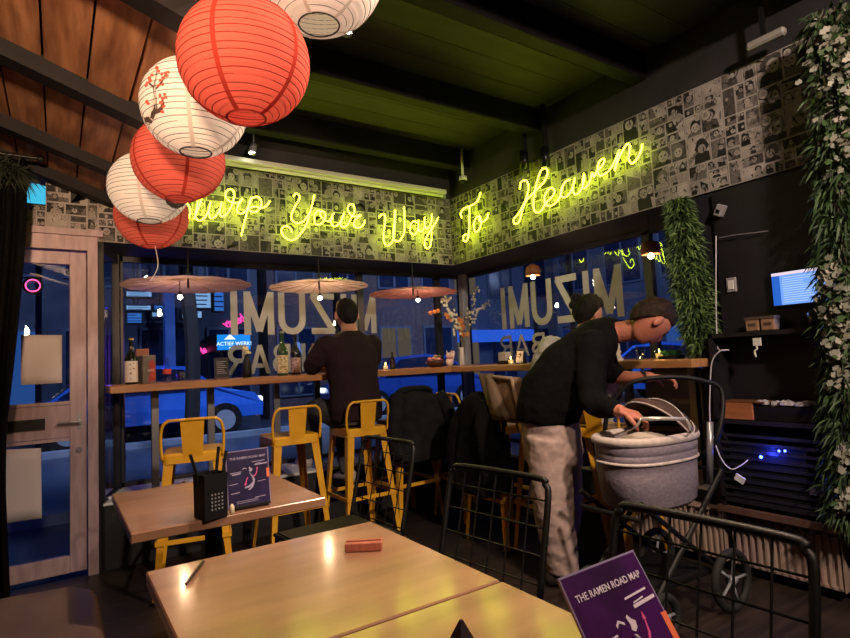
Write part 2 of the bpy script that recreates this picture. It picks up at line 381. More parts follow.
def window_word(words,getp,ux,par):
    for wd,(p0,p1,ht) in words:
        P0=Vector(p0);P1=Vector(p1); L=(P1-P0).length; ax=(P0-P1).normalized(); nn=ax.cross(Vector((0,0,1)))
        wid=[.32 if c=='I' else 1 for c in wd]; gap=.22; tot=sum(wid)+gap*(len(wd)-1); x=0; b=MB(); th=ht*.155; kq=0
        for c,w in zip(wd,wid):
            for st in GLY[c]:
                pts=[((x+(q[0] if c!='I' else .5)*w)/tot*L,q[1]*ht) for q in st]
                for a,e in zip(pts,pts[1:]):
                    dx,dy=e[0]-a[0],e[1]-a[1]; l=math.hypot(dx,dy) or 1; px_,py_=-dy/l*th/2,dx/l*th/2; ex,ey=dx/l*th*.12,dy/l*th*.12
                    q=[(a[0]-ex+px_,a[1]-ey+py_),(e[0]+ex+px_,e[1]+ey+py_),(e[0]+ex-px_,e[1]+ey-py_),(a[0]-ex-px_,a[1]-ey-py_)]
                    kq+=1; b.add([P1+ax*u+Vector((0,0,1))*min(max(v,0),ht)+nn*(.00012*kq) for u,v in q],[(0,1,2,3)])
            x+=w+gap
        o=b.build('window_letters',M_vinyl); tag(o,par['lab'][wd],'window lettering')
yl=WY+.019
def ap(px,py): return at(px,py,'y',yl)
def bp(px,py): return at(px,py,'x',yl)
def hgt(f,px,y0,y1): return f(px,y0).z-f(px,y1).z
a0=ap(230,340);a1=ap(376,333); a0.z=1.48;a1.z=1.48
window_word([('MIZUMI',(a0,a1,.36))],ap,(1,0,0),{'off':(0,0,0),'lab':{'MIZUMI':'large mirrored pale shop-name letters on the glass behind the seated man'}})
a0=ap(228,372);a1=ap(291,370); a0.z=1.16;a1.z=1.16
window_word([('BAR',(a0,a1,.24))],ap,(1,0,0),{'off':(0,0,0),'lab':{'BAR':'mirrored BAR letters low on the glass behind the green bottle'}})
a0=ap(303,370);a1=ap(372,368); a0.z=1.16;a1.z=1.16
window_word([('RAMEN',(a0,a1,.24))],ap,(1,0,0),{'off':(0,0,0),'lab':{'RAMEN':'mirrored word on the glass half hidden by the seated man'}})
a0=bp(500,300);a1=bp(622,300); a0.z=1.46;a1.z=1.46
window_word([('MIZUMI',(a0,a1,.40))],bp,(0,-1,0),{'off':(0,0,0),'lab':{'MIZUMI':'large mirrored pale shop-name letters on the glass behind the bending man'}})
a0=bp(500,350);a1=bp(546,350); a0.z=1.20;a1.z=1.20
window_word([('BAR',(a0,a1,.2))],bp,(0,-1,0),{'off':(0,0,0),'lab':{'BAR':'mirrored BAR letters on the glass above the right counter'}})
# ================================================================= door
b=MB(); D=M_white_wood
xr=-2.845
b.box((xr-.055,-.03,0),(xr,.09,2.0)); b.box((-3.75,-.03,2.0),(xr,.09,2.089)); b.box((X0,-.02,2.09),(xr+.03,-.05,2.13))
fr=struct(b.build('door_1',D))
b=MB(); x0,x1=-3.66,-2.905
b.box((x0,0,.03),(x0+.09,.05,1.99),bev=.004); b.box((x1-.09,0,.03),(x1,.05,1.99),bev=.004)
b.box((x0+.09,0,.03),(x1-.09,.05,.13),bev=.003); b.box((x0+.09,0,1.91),(x1-.09,.05,1.99),bev=.003); b.box((x0+.09,0,.84),(x1-.09,.05,1.04),bev=.003)
b.box((x0+.09,-.012,1.041),(x1-.09,.0,1.06)); b.box((x0+.09,-.012,.82),(x1-.09,0,.839))
leaf=b.build('door_leaf',D,fr)
b=MB(); b.box((x0+.07,.02,.12),(x1-.07,.028,1.93)); b.build('glass_pane',M_glass,leaf)
b=MB(); b.box((-3.30,-.012,.90),(-3.12,0,.965)); b.build('letter_slot',M_blackm,leaf)
b=MB(); b.cyl((-2.945,0,.93),(-2.945,-.05,.93),.012); b.tube([(-2.945,-.05,.93),(-2.99,-.055,.932),(-3.06,-.05,.93)],.008); b.box((-2.955,-.005,.88),(-2.935,-.0005,.98)); b.build('door_handle',M_steel,leaf)
b=MB(); b.cyl((-2.945,0,.76),(-2.945,-.012,.76),.016); b.build('door_lock',M_steel,leaf)
def sheet(px,label,nm='paper_notice'):
    ps=[at(a,c,'y',-.004 if True else 0) for a,c in px]; b=MB()
    k=6; vs=[];fs=[]
    for i in range(k+1):
        for j in range(k+1):
            u_,v_=i/k,j/k; p=ps[0]*(1-u_)*(1-v_)+ps[1]*u_*(1-v_)+ps[2]*u_*v_+ps[3]*(1-u_)*v_; vs.append(p+Vector((0,-.004*math.sin(u_*5+v_*3)**2,0)))
    for i in range(k):
        for j in range(k): a=i*(k+1)+j; fs.append((a,a+1,a+k+2,a+k+1))
    b.add(vs,fs); o=b.build(nm,M_paper,smooth=True); md=o.modifiers.new('t','SOLIDIFY'); md.thickness=.0006; tag(o,label,'notice')
sheet([(21,335),(62,335),(62,383),(21,385)],'blank white paper sheet taped to the upper door glass')
sheet([(-8,450),(41,448),(42,518),(-8,525)],'blank white paper sheet taped to the lower door glass')
c=at(33,286,'y',.0)
b=MB(); b.tube([(c.x+.045*math.cos(t*PI/12),-.015,c.z+.045*math.sin(t*PI/12)) for t in range(24)],.008,closed=True); b.mi=1; b.tube([(c.x+.036*math.cos(t*PI/12),-.022,c.z+.036*math.sin(t*PI/12)) for t in range(24)],.003,closed=True)
tag(b.build('ring_sign',[M_blackm,emat('pink_glow','ff4a86',3)]),'small black ring sign with pink glowing rim on the door glass','sign')
# curtain beside the door
b=MB(); n=60; rs=[]
for k in range(26):
    z=2.415*(1-k/25)+.015; t=(2.42-z)/2.4
    xl=X0+.03; xrr=-3.205-.085*min(1,max(0,(t-.12)/.5))**1.3+ (.10*max(0,t-.75))
    rs.append([Vector((xl+(xrr-xl)*j/n,-.34+.035*math.sin(j*.95+.3*math.sin(k*.2)),z)) for j in range(n+1)])
vs=[p for r in rs for p in r]; fs=[(i*(n+1)+j,i*(n+1)+j+1,(i+1)*(n+1)+j+1,(i+1)*(n+1)+j) for i in range(25) for j in range(n)]
b.add(vs,fs); o=b.build('curtain',mat('black_velvet_curtain','0b0a0c',.95,spec=.05,c2='111012',scale=30),smooth=True); o.modifiers.new('t','SOLIDIFY').thickness=.004
tag(o,'black floor-length curtain gathered beside the glazed door','curtain')
b=MB(); b.cyl((X0+.01,-.34,2.452),(-3.15,-.34,2.452),.012); b.ball((-3.14,-.34,2.452),.02); tag(b.build('curtain_rod',M_wire),'thin black rod the door curtain hangs from','curtain rod')
# ================================================================= neon script
Z1=8.5
words={
'Slurp':('A',180,180,8.5,[[(60,60),(15,45),(-25,90),(0,150),(45,180),(80,230),(88,275),(75,320),(50,355),(0,375),(-45,345)],
 [(120,330),(170,200),(205,80),(190,30),(165,60),(160,140),(140,240),(130,300),(150,340),(190,338),(235,280),(262,185),(245,262),(255,318),(285,322),(330,270),(355,185),(340,260),(350,308),(385,300),(430,240),(458,150),(455,95),(425,78),(392,100),(390,145),(420,180),(465,195),(500,190),(532,158),(495,215),(485,262),(515,287),(550,270),(585,215),(602,160)],
 [(604,150),(580,230),(552,340),(521,472)],[(585,190),(620,150),(665,145),(690,185),(680,240),(640,272),(603,268),(585,245),(610,230),(650,228),(700,236),(738,215),(764,180)]]),
'Your':('A',270,180,8.5,[[(198,138),(218,118),(245,125),(250,160),(215,220),(182,295),(190,345),(240,368),(290,345),(335,280)],[(376,130),(350,240),(312,370),(255,465),(190,512),(125,485),(95,430),(120,395),(160,398),(188,445)],
 [(440,265),(405,262),(378,305),(385,370),(420,380),(458,345),(472,290),(440,262),(425,290),(455,335),(500,350),(535,320)],[(545,282),(518,335),(530,385),(570,388),(610,335),(632,278),(605,340),(605,390),(645,393),(690,325),(718,255),(706,212),(675,212),(660,250),(685,295),(725,310),(772,298),(728,335),(712,380),(745,407),(790,385),(808,343)]]),
'Way':('A',370,195,10.625,[[(95,238),(128,205),(158,215),(160,300),(145,400),(148,490),(178,536),(218,520),(248,465),(262,360),(268,160)],[(264,170),(256,300),(246,430),(270,488),(315,485),(352,425),(368,350),(362,128)],
 [(500,292),(468,278),(435,312),(425,380),(455,422),(490,405),(512,345),(515,268),(514,345),(528,388),(560,378),(580,330),(582,232),(580,315),(603,358),(635,330),(652,270),(658,205)],[(726,238),(692,300),(645,375),(598,450),(578,520),(603,566),(638,545),(652,450),(655,330)]]),
'To':('B',440,180,7.975,[[(172,300),(166,262),(195,225),(240,207),(285,182),(312,142),(322,98)],[(236,210),(234,300),(230,420),(215,482),(190,485),(186,450),(212,432),(232,450)],[(320,285),(288,300),(270,350),(278,412),(308,400),(328,345),(320,292),(312,322),(345,332),(376,300),(386,262)]]),
'Heaven':('B',500,120,5.8,[[(115,402),(122,362),(152,350),(165,388),(150,460),(112,535),(80,575),(85,602),(112,588),(128,530),(150,470),(195,422),(252,362),(275,312),(268,282),(242,288),(222,335),(203,410),(193,490),(205,533),(235,530),(268,480),(302,445),(318,412),(300,394),(272,415),(257,458),(272,495),(308,492),(345,450),(365,385)],
 [(408,345),(378,360),(354,405),(358,444),(388,442),(420,395),(434,335),(422,400),(437,432),(468,408),(489,345),(486,310)],
 [(486,312),(478,380),(490,395),(520,360),(534,305),(545,330),(560,300)],[(560,300),(588,270),(606,238),(594,225),(572,250),(566,298),(582,322),(616,308),(652,265),(686,190)],[(694,172),(664,294)],[(664,294),(692,215),(728,150),(752,142),(752,185),(746,225),(762,252),(790,232),(815,185),(826,140)]])}
# rear clips carry each word a little off the paper
for wd,(wall,ox,oy,sc,strokes) in words.items():
    allp=[]
    for st in strokes:
        pts=[(ox+a/sc,oy+c/sc) for a,c in st]
        P=[at(a,c,'y',-.055) if wall=='A' else at(a,c,'x',-.055) for a,c in pts]; allp.append(P)
    c0=sum((p for P in allp for p in P),Vector())/sum(len(P) for P in allp)
    lab={'Slurp':'glowing yellow-green neon word Slurp, partly behind the lanterns','Your':'glowing yellow-green neon script reading Your','Way':'glowing yellow-green neon script reading Way','To':'glowing yellow-green neon script reading To, just past the corner','Heaven':'glowing yellow-green neon script reading Heaven on the right wallpaper'}[wd]
    t=thing('neon_word',lab,'neon sign',c0,group='neon words over the windows')
    b=MB()
    for P in allp: b.tube(smooth_path(P,5),.0047,n=8)
    b.build('neon_tube',M_neon,t,smooth=True)
    b=MB(); nrm=Vector((0,1,0)) if wall=='A' else Vector((1,0,0))
    for P in allp:
        for p in P[1::4]: b=MB(); b.cyl(p+nrm*.004,p+nrm*.054,.0030,n=6); b.build('clip',M_clear,t)
# ================================================================= counters
M_c=M_counter
def counter(name,a,b_,label):
    t=thing(name,label,'counter',((a[0]+b_[0])/2,(a[1]+b_[1])/2,1.09))
    b=MB(); b.box((a[0],a[1],1.095),(b_[0],b_[1],1.14),bev=.004); b.build('worktop',M_counter if abs(a[0]-b_[0])>abs(a[1]-b_[1]) else M_counter_y,t)
    return t
cA=counter('window_counter',(-2.80,-.30,0),(.42,.42,0),'long pine window counter under the hanging parasols, with bottles standing on it')
cB=counter('window_counter',(-.30,-2.43,0),(.42,-.302,0),'pine window counter along the right windows, behind the bending man')
for px in (155,211,277,318):
    p=at(px,430,'y',.08); b=MB(); b.box((p.x-.022,.06,.41),(p.x+.022,.10,1.095)); b.box((p.x-.045,.03,.41),(p.x+.045,.13,.418)); b.build('post',M_steel,cA)
for yy in (-.9,-1.75,-2.2):
    b=MB(); b.box((.06,yy-.022,.41),(.10,yy+.022,1.095)); b.build('post',M_steel,cB)
# ================================================================= yellow bar stool (front +y, back at -y)
def make_stool():
    t=thing('bar_stool','x','stool',(0,0,0))
    h=.155; z=.76
    def rr(hw,r,zz,n=5):
        out=[]
        for cx,cy,a0 in ((hw-r,hw-r,0),(-hw+r,hw-r,90),(-hw+r,-hw+r,180),(hw-r,-hw+r,270)):
            for k in range(n): a=math.radians(a0+90*k/(n-1)); out.append(Vector((cx+r*math.cos(a),cy+r*math.sin(a),zz)))
        return out
    b=MB(); b.rings([rr(h+.004,.035,z-.055),rr(h+.003,.035,z-.01),rr(h-.006,.032,z),rr(h-.03,.03,z-.002),rr(.02,.019,z-.006)]); b.build('seat',M_yel,t,world=False)
    for sx_ in (-1,1):
        for sy_ in (-1,1):
            b=MB(); rs=[]
            for k in range(7):
                u=k/6; c=Vector((sx_*(h-.008+(.215-h)*u),sy_*(h-.008+(.215-h)*u),z-.02-(z-.02)*u)); w=.052*(1-u)+.026*u; d_=.004
                ox,oy=Vector((-sx_*w,0,0)),Vector((0,-sy_*w,0))
                rs.append([c,c+ox,c+ox+Vector((0,-sy_*d_,0)),c+Vector((-sx_*d_,-sy_*d_,0)),c+oy+Vector((-sx_*d_,0,0)),c+oy])
            b.rings(rs); b.mi=1; c=Vector((sx_*.205,sy_*.205,0)); b.box(c-Vector((.016,.016,0)),c+Vector((.016,.016,.014)))
            b.build('leg',[M_yel,M_blackm],t,world=False)
    b=MB(); q=.188; zz=.30
    for a,c in (((-q,-q),(q,-q)),((q,-q),(q,q)),((q,q),(-q,q)),((-q,q),(-q,-q))): b.box((min(a[0],c[0])-.004,min(a[1],c[1])-.004,zz-.012),(max(a[0],c[0])+.004,max(a[1],c[1])+.004,zz+.012))
    b.build('footrest',M_yel,t,world=False)
    b=MB(); hw=.155
    pts=[(-hw,-h,z-.03),(-hw-.006,-h-.01,z+.08),(-hw+.004,-h-.024,z+.15),(-hw+.03,-h-.028,z+.178),(-hw+.06,-h-.03,z+.182),(hw-.06,-h-.03,z+.182),(hw-.03,-h-.028,z+.178),(hw-.004,-h-.024,z+.15),(hw+.006,-h-.01,z+.08),(hw,-h,z-.03)]
    b.tube(smooth_path(pts,4),.0085,n=8); b.build('back_frame',M_yel,t,True,world=False)
    b=MB(); b.prism([(-.062,-h-.026,z+.18),(.062,-h-.026,z+.18),(.050,-h+.002,z-.03),(-.050,-h+.002,z-.03)],(0,-.004,0)); b.build('back_panel',M_yel,t,world=False)
    return t
st0=make_stool()
G='yellow metal bar stools at the window counter'
spots=[(-2.40,-.62,-.22,'yellow bar stool at the left end of the counter, behind the small table'),
(-1.77,-.44,0,'empty yellow bar stool between the leftmost stool and the seated man'),
(-1.27,-.46,0,'yellow bar stool the man in the brown sweater sits on'),
(-.83,-.36,.05,'yellow bar stool carrying the big grey-black jacket'),
(-.40,-.60,-PI/2,'bare yellow bar stool at the counter corner, between the two coats'),
(-.56,-1.21,-PI/2,'yellow bar stool hidden under the long black coat'),
(-.50,-1.62,-PI/2,'yellow bar stool with a tan coat, left of the bending man'),
(-.30,-1.88,-PI/2+.1,'yellow bar stool between the bending man and the stroller')]
for i,(x,y,a,l) in enumerate(spots):
    o=st0 if i==0 else dup(st0,(x,y,0),a,l); o.location=(x,y,0); o.rotation_euler.z=a; o['label']=l; o['group']=G
# ================================================================= black wire chair (back at -y... front +y)
def make_chair():
    t=thing('wire_chair','x','chair'); w=.21; zt=.83
    b=MB(); tz=lambda z:-.20-.10*(z-.45)/.4
    P=[(-w,-.20,.45),(-w,tz(.6),.6),(-w,tz(.78),.78),(-w+.015,tz(.815),.815),(-w+.05,tz(zt),zt),(w-.05,tz(zt),zt),(w-.015,tz(.815),.815),(w,tz(.78),.78),(w,tz(.6),.6),(w,-.20,.45)]
    b.tube(smooth_path(P,4),.010,n=8); b.build('back_frame',M_wire,t,True,world=False)
    b=MB()
    for k in range(1,6): x=-w+2*w*k/6; b.tube([(x,-.20,.45),(x,tz(zt),zt)],.003,n=5)
    for k in range(0,5): z=.47+.075*k; b.tube([(-w,tz(z),z),(w,tz(z),z)],.003,n=5)
    b.build('back_grid',M_wire,t,world=False)
    b=MB(); b.tube([(-w,-.2,.45),(w,-.2,.45),(w,.2,.45),(-w,.2,.45)],.010,closed=True); b.box((-w+.01,-.19,.45),(w-.01,.19,.462)); b.build('seat',M_wire,t,world=False)
    for sx_ in (-1,1):
        for sy_ in (-1,1): b=MB(); b.tube([(sx_*w,sy_*.19,.445),(sx_*(w+.01),sy_*.225,0)],.010,n=8); b.build('leg',M_wire,t,world=False)
    return t
ch=make_chair(); GC='black wire-back chairs at the tables'
for i,(x,y,a,l) in enumerate([(-2.02,-1.74,PI/2+.1,'black wire-back chair by the small table, farthest from the camera'),(-2.16,-2.71,PI/2+.13,'black wire-back chair at the near table, in front of the black coat'),(-2.20,-3.40,PI/2+.05,'large black wire-back chair beside the purple menu, before the stroller')]):
    o=ch if i==0 else dup(ch,(x,y,0),a,l); o.location=(x,y,0); o.rotation_euler.z=a; o['label']=l; o['group']=GC
# ================================================================= tables
M_tt=mat('walnut_veneer_tabletop','8b6650',.3,c2='a67c62',scale=2.4,stretch=(1.2,5,1),bump=.015,coat=.5)
def table(x0,x1,y0,y1,label,z=.75,legx=None):
    t=thing('cafe_table',label,'table',((x0+x1)/2,(y0+y1)/2,0),group='walnut cafe tables')
    b=MB(); b.box((x0,y0,z-.03),(x1,y1,z),bev=.003); b.build('tabletop',M_tt,t)
    cx,cy=(x0+x1)/2,(y0+y1)/2
    b=MB(); b.cyl((cx,cy,.02),(cx,cy,z-.05),.03); b.box((cx-.16,cy-.02,z-.055),(cx+.16,cy+.02,z-.03)); b.box((cx-.02,cy-.16,z-.054),(cx+.02,cy+.16,z-.031)); b.build('pedestal',M_wire,t)
    b=MB(); b.box((cx-.21,cy-.21,0),(cx+.21,cy+.21,.018),bev=.006); b.build('foot_plate',M_wire,t)
    return t
table(-2.885,-2.29,-2.262,-1.60,'small walnut table farther away, holding the black holder and blue-purple menu')
table(-2.89,-2.31,-3.19,-2.63,'walnut table in the centre with the pink wooden block on it')
table(-2.89,-2.31,-3.76,-3.197,'walnut table nearest the camera, with the purple menu card')
# bench
b=MB(); 
def benchtop(): 
    rs=[]
    for x,z in ((-3.70,.30),(-3.70,.52),(-3.3,.535),(-3.02,.52),(-2.955,.49),(-2.94,.44),(-2.95,.30)):
        rs.append([Vector((x,y,z-(.03 if y in(-1.80,-3.5) else 0))) for y in (-3.5,-3.45,-1.86,-1.80)])
    b=MB(); vs=[p for r in rs for p in r]; fs=[(i*4+j,i*4+j+1,(i+1)*4+j+1,(i+1)*4+j) for i in range(6) for j in range(3)]
    fs+=[tuple(i*4 for i in range(7)),tuple(i*4+3 for i in range(6,-1,-1)),(0,1,2,3),(24,25,26,27)]
    return b.add(vs,fs)
t=thing('bench','brown leather bench at the lower left, next to the glazed door','bench',(-3.3,-2.6,0))
o=benchtop().build('seat_cushion',mat('brown_leather','463630',.38,c2='5a463c',scale=9,bump=.15),t,True)
md=o.modifiers.new('b','BEVEL'); md.width=.015; md.segments=2
b=MB(); b.box((-3.70,-3.48,0),(-3.0,-1.84,.30)); b.build('base',M_black,t)
# ================================================================= table-top things
def holder(loc,rz,label):
    t=thing('cutlery_holder',label,'cutlery holder',loc,rz)
    b=MB(); w=.036; h=.135
    def sq(r,z): return [Vector((a*r,c*r,z)) for a,c in ((-1,-1),(1,-1),(1,1),(-1,1))]
    b.rings([sq(w,0),sq(w*1.04,h),sq(w*.96,h),sq(w*.92,.008)]); b.mi=1
    for i in range(4):
        for j in range(5): x=-.014+.011*i; z=.03+.011*j; b.box((x-.0022,-w*1.04-.0006,z-.003),(x+.0022,-w*1.01,z+.002))
    b.build('box',[M_blackm,mat('holder_dots','8c8c90',.5)],t,world=False)
    for (p,q) in (((-.01,0,.03),(-.062,.0,.20)),((.012,.01,.03),(.035,.01,.21)),((.018,-.008,.03),(.052,-.005,.195))):
        b=MB(); b.tube([p,q],[.004,.005],n=6); b.build('chopstick',M_blackm,t,world=False)
    return t
p=at(211,517,'z',.75); holder((p.x,p.y,.75),.25,'black chopstick holder on the small table, left of the blue menu')
M_purple=mat('purple_menu_print','43145a',.35,c2='2a1038',scale=9)
M_navy=mat('navy_menu_print','1d1a3a',.35,c2='2c2450',scale=14)
M_acr=mat('clear_acrylic_edge','8f84a8',.1,coat=.5)
def menu(P0,ux,uy,w,h,label,m,parentname='menu_stand',thick=.004,foot=True,vert=False):
    """P0 lower-left corner, ux along, uy up"""
    P0=Vector(P0); M=basis(P0,ux,uy); t=thing(parentname,label,'menu',P0)
    b=MB(); b.box((0,0,-thick/2),(w,h,thick/2),M=M); b.build('acrylic_sheet',M_acr,t)
    b=MB(); e=thick/2+.0006; b.box((.003,.003,e-.0004),(w-.003,h-.003,e),M=M); b.box((.003,.003,-e),(w-.003,h-.003,-e+.0004),M=M); b.build('printed_card',m,t)
    tw=mat('menu_print_white','a99fc0',.5) if vert else mat('menu_card_white','d9cfe4',.5); tp=mat('menu_print_pink','e0559a',.5); to=mat('menu_print_orange','ef7a54',.5)
    text('THE RAMEN ROAD MAP',M@Matrix.Translation((w*.5,h*.86,e+.0005)),w*.078,tw,t,'title',ext=.0002,bold=w*.001,sx=1.0)
    def pl(pts,mm,nm):
        fz=.74 if nm in ('island_print','arrow_print') else 1; b=MB(); b.prism([((.55+(x-.55)*fz)*w,(.45+(.07 if fz<1 else 0)+(y-.45)*fz)*h,e) for x,y in pts],(0,0,.0006),M=M); b.build(nm,mm,t)
    pl([(.50,.66),(.53,.68),(.57,.64),(.62,.62),(.60,.57),(.55,.55),(.50,.57),(.52,.61)],tw,'island_print')
    pl([(.50,.54),(.55,.53),(.55,.47),(.60,.40),(.62,.32),(.55,.26),(.46,.22),(.36,.20),(.34,.17),(.46,.17),(.56,.20),(.50,.15),(.44,.13),(.5,.11),(.6,.17),(.66,.26),(.68,.36),(.62,.46)],tw,'island_print')
    pl([(.64,.42),(.70,.44),(.76,.50),(.78,.60),(.80,.59),(.775,.66),(.74,.60),(.76,.60),(.73,.51),(.68,.46),(.63,.44)],tp,'arrow_print')
    pl([(.47,.42),(.43,.36),(.40,.28),(.43,.28),(.36,.22),(.34,.29),(.37,.28),(.40,.37),(.45,.44)],tp,'arrow_print')
    pl([(.30,.64),(.36,.67),(.44,.64),(.44,.62),(.36,.65),(.31,.62)],tw,'arrow_print')
    for (x,y,l,q) in ((.60,.76,.3,.012),(.66,.70,.3,.02),(.68,.725,.14,.008),(.08,.60,.26,.012),(.12,.565,.2,.022),(.70,.40,.2,.01),(.05,.40,.2,.01),(.08,.24,.2,.014),(.62,.12,.25,.012),(.2,.09,.5,.008),(.2,.06,.5,.008)):
        pl([(x,y),(x+l,y+.01),(x+l,y+.01+q),(x,y+q)],tw,'text_line')
    pl([(.93,.46),(1.0,.46),(1.0,.62),(.93,.62)],to,'sticker')
    if foot:
        b=MB(); b.box((.01,-.002,-.035),(w-.01,.004,.03),M=M); b.build('foot',M_acr if not vert else M_blackm,t)
    return t
# far menu: upright, faces the camera
pl_=at(228,510,'z',.752); pr_=at(271,502,'z',.752)
ux=(pr_-pl_); ux.z=0; 
w_=ux.length; dv=ux.cross(Vector((0,0,1))).normalized()
h_=at(271,447,'y',pr_.y).z-.754
menu((pl_.x,pl_.y,.754),ux,Vector((0,0,1))-dv*.12,w_,h_,'dark blue-purple ramen menu in an upright stand on the small table',M_navy,vert=True)
# near menu: leans back
TL=atd(557,579,.80)
uxx=Vector((1,0,0)); 
# width from pixel 632,550
TR=at(632,550,'z',TL.z); wN=(TR-TL).length; uxx=(TR-TL).normalized()
down=Vector((0,-.62,-1)); down-=uxx*down.dot(uxx); down.normalize(); hN=wN*1.38
P0=TL+down*hN
print('near menu',TL,wN,P0)
menu(P0,uxx,-down,wN,hN,'purple ramen road map menu card leaning in the foreground',M_purple,'menu_card',foot=True)
# support wedge is the table: block
b=MB(); p=at(345,553,'z',.75); q=at(382,551,'z',.75); d=(q-p); d.z=0; M=basis((p.x,p.y,.75),d,Vector((0,0,1)).cross(d)); L_=d.length
b.box((0,0,0),(L_,.035,.021),M=M,bev=.002); b.box((.002,.013,.0215),(L_-.002,.022,.024),M=M)
tag(b.build('wooden_block',mat('pink_brown_wood_block','a5604c',.5,c2='b8705a',scale=20,stretch=(8,1,1))),'small pinkish wooden card holder block on the central table','wooden block')
b=MB(); p=at(186,584,'z',.755); q=at(203,562,'z',.757); b.tube([p,q],[.0035,.0045],n=6); tag(b.build('chopstick',mat('dark_brown_chopstick','3a2a22',.4)),'single dark chopstick lying on the left end of the central table','chopstick')
t=thing('tea_light','tiny cream tea light between the black holder and the blue menu','candle',at(232,514,'z',.75)); p=t.location
b=MB(); b.lathe([(.006,0),(.008,.002),(.008,.018),(.006,.026),(.003,.03),(.0,.031)],(p.x,p.y,.7502),n=12); b.build('body',mat('cream_wax','e6d2b4',.6),t,True)
b=MB(); p=at(463,655,'z',.75); c=Vector((p.x,p.y,.75))
t=thing('napkin','dark pointed folded napkin tip at the bottom edge of the picture','napkin',c)
b.rings([[c+Vector((a*.020,q*.020,0)) for a,q in ((-1,-1),(1,-1),(1,1),(-1,1))],[c+Vector((a*.012,q*.012,.028)) for a,q in ((-1,-1),(1,-1),(1,1),(-1,1))],[c+Vector((a*.002,q*.002,.052)) for a,q in ((-1,-1),(1,-1),(1,1),(-1,1))]]); b.build('cloth',mat('dark_plum_cloth','1c1520',.8),t)
# ================================================================= jackets
def drape(name,label,top,wid,dep,bot,mat_,slope=.0,rz=0,seed=1,hem=.02,tb=.05,flare=1.15,cat='jacket',sh=.5):
    """closed cloth shell hung over a stool back: top centre, half width, half depth, hem height"""
    rd=random.Random(seed); b=MB(); N=44; rs=[]; K=22; top=Vector(top); R=Matrix.Rotation(rz,4,'Z')
    for k in range(K+1):
        u=k/K; z=top.z-(top.z-bot)*u
        s=min(1,(u/.10)**.5) if u<.10 else 1
        s2=sh+(1-sh)*min(1,(u/.28))**.7
        ring=[]
        for j in range(N):
            a=2*PI*j/N; ca,sa=math.cos(a),math.sin(a)
            ex=abs(ca)**.6*(1 if ca>0 else -1); ey=abs(sa)**.8*(1 if sa>0 else -1)
            fold=1+.13*u*math.sin(a*7+seed+1.2*math.sin(u*4+seed))+.06*u*math.sin(a*13+u*6)
            x=ex*wid*(s2+(flare-1)*u)*max(.25,s); y=ey*dep*max(.15,s)*(1+.25*u)*fold
            x*=1+.035*math.sin(a*5+u*5+seed); zz=z+(rd.uniform(-hem,hem)*.3+hem*math.sin(a*3+seed))*(u>.96)+slope*x*(1-u)
            p=R@Vector((x,y,0)); ring.append(Vector((top.x+p.x,top.y+p.y,zz)))
        rs.append(ring)
    b.rings(rs)
    t=thing(name,label,cat,(top.x,top.y,bot)); o=b.build('body',mat_,t,True); o.modifiers.new('s','SUBSURF').levels=1; o.modifiers['s'].render_levels=1
    tx=bpy.data.textures.new('wrinkle','CLOUDS'); tx.noise_scale=.09; md=o.modifiers.new('d','DISPLACE'); md.texture=tx; md.strength=.022; md.texture_coords='LOCAL'
    return t
M_jack=mat('grey_black_jacket_cloth','16171a',.85,spec=.12,c2='1f2125',scale=14,bump=.3)
M_coat=mat('black_wool_coat','0c0c0e',.9,spec=.08,c2='121214',scale=30,bump=.2)
def sleeve(j,pts,r,m,nm='sleeve'):
    b=MB(); P=smooth_path(pts,4); n=len(P); b.tube(P,[r*(1-.35*k/(n-1))*(1+.06*math.sin(k*1.9)) for k in range(n)],n=14); return b.build(nm,m,j,True)
j=drape('jacket','big grey-black jacket hung over a stool to the right of the seated man',(-.83,-.55,.985),.215,.10,.47,M_jack,seed=2,flare=1.3,sh=.80)
c=Vector((-.83,-.55,.985)); b=MB(); b.tube(smooth_path([c+Vector((-.15,0,-.02)),c+Vector((-.08,-.05,.012)),c+Vector((.05,-.05,.015)),c+Vector((.14,0,-.015)),c+Vector((.05,.04,.01)),c+Vector((-.08,.04,.01))],4,True),.020,closed=True); b.build('collar',M_jack,j,True)
for s_ in (-1,1): sleeve(j,[c+Vector((s_*.17,-.04,-.04)),c+Vector((s_*.225,-.09,-.16)),c+Vector((s_*.245,-.10,-.32)),c+Vector((s_*.22,-.11,-.46))],.062,M_jack)
j=drape('coat','long black coat hung over the stool beside the corner, reaching almost to the floor',(-.74,-1.20,.985),.165,.115,.33,M_coat,rz=PI/2,seed=5,flare=1.25,sh=.30)
c=Vector((-.74,-1.20,.955))
for s_ in (-1,1): sleeve(j,[c+Vector((-.03,s_*.07,-.05)),c+Vector((-.10,s_*.13,-.18)),c+Vector((-.12,s_*.17,-.36)),c+Vector((-.11,s_*.155,-.54))],.052,M_coat)
t=thing('coat','tan coat with a flat panelled back draped on the stool left of the bending man','jacket',(-.62,-1.30,.77))
MT=mat('tan_coat_cloth','8f7058',.8,c2='7c6048',scale=12,bump=.2); Q=[at(487,376,'x',-.76),at(513,378,'x',-.76),at(524,424,'x',-.74),at(498,421,'x',-.74)]
b=MB(); n=Vector((.05,.0,0))
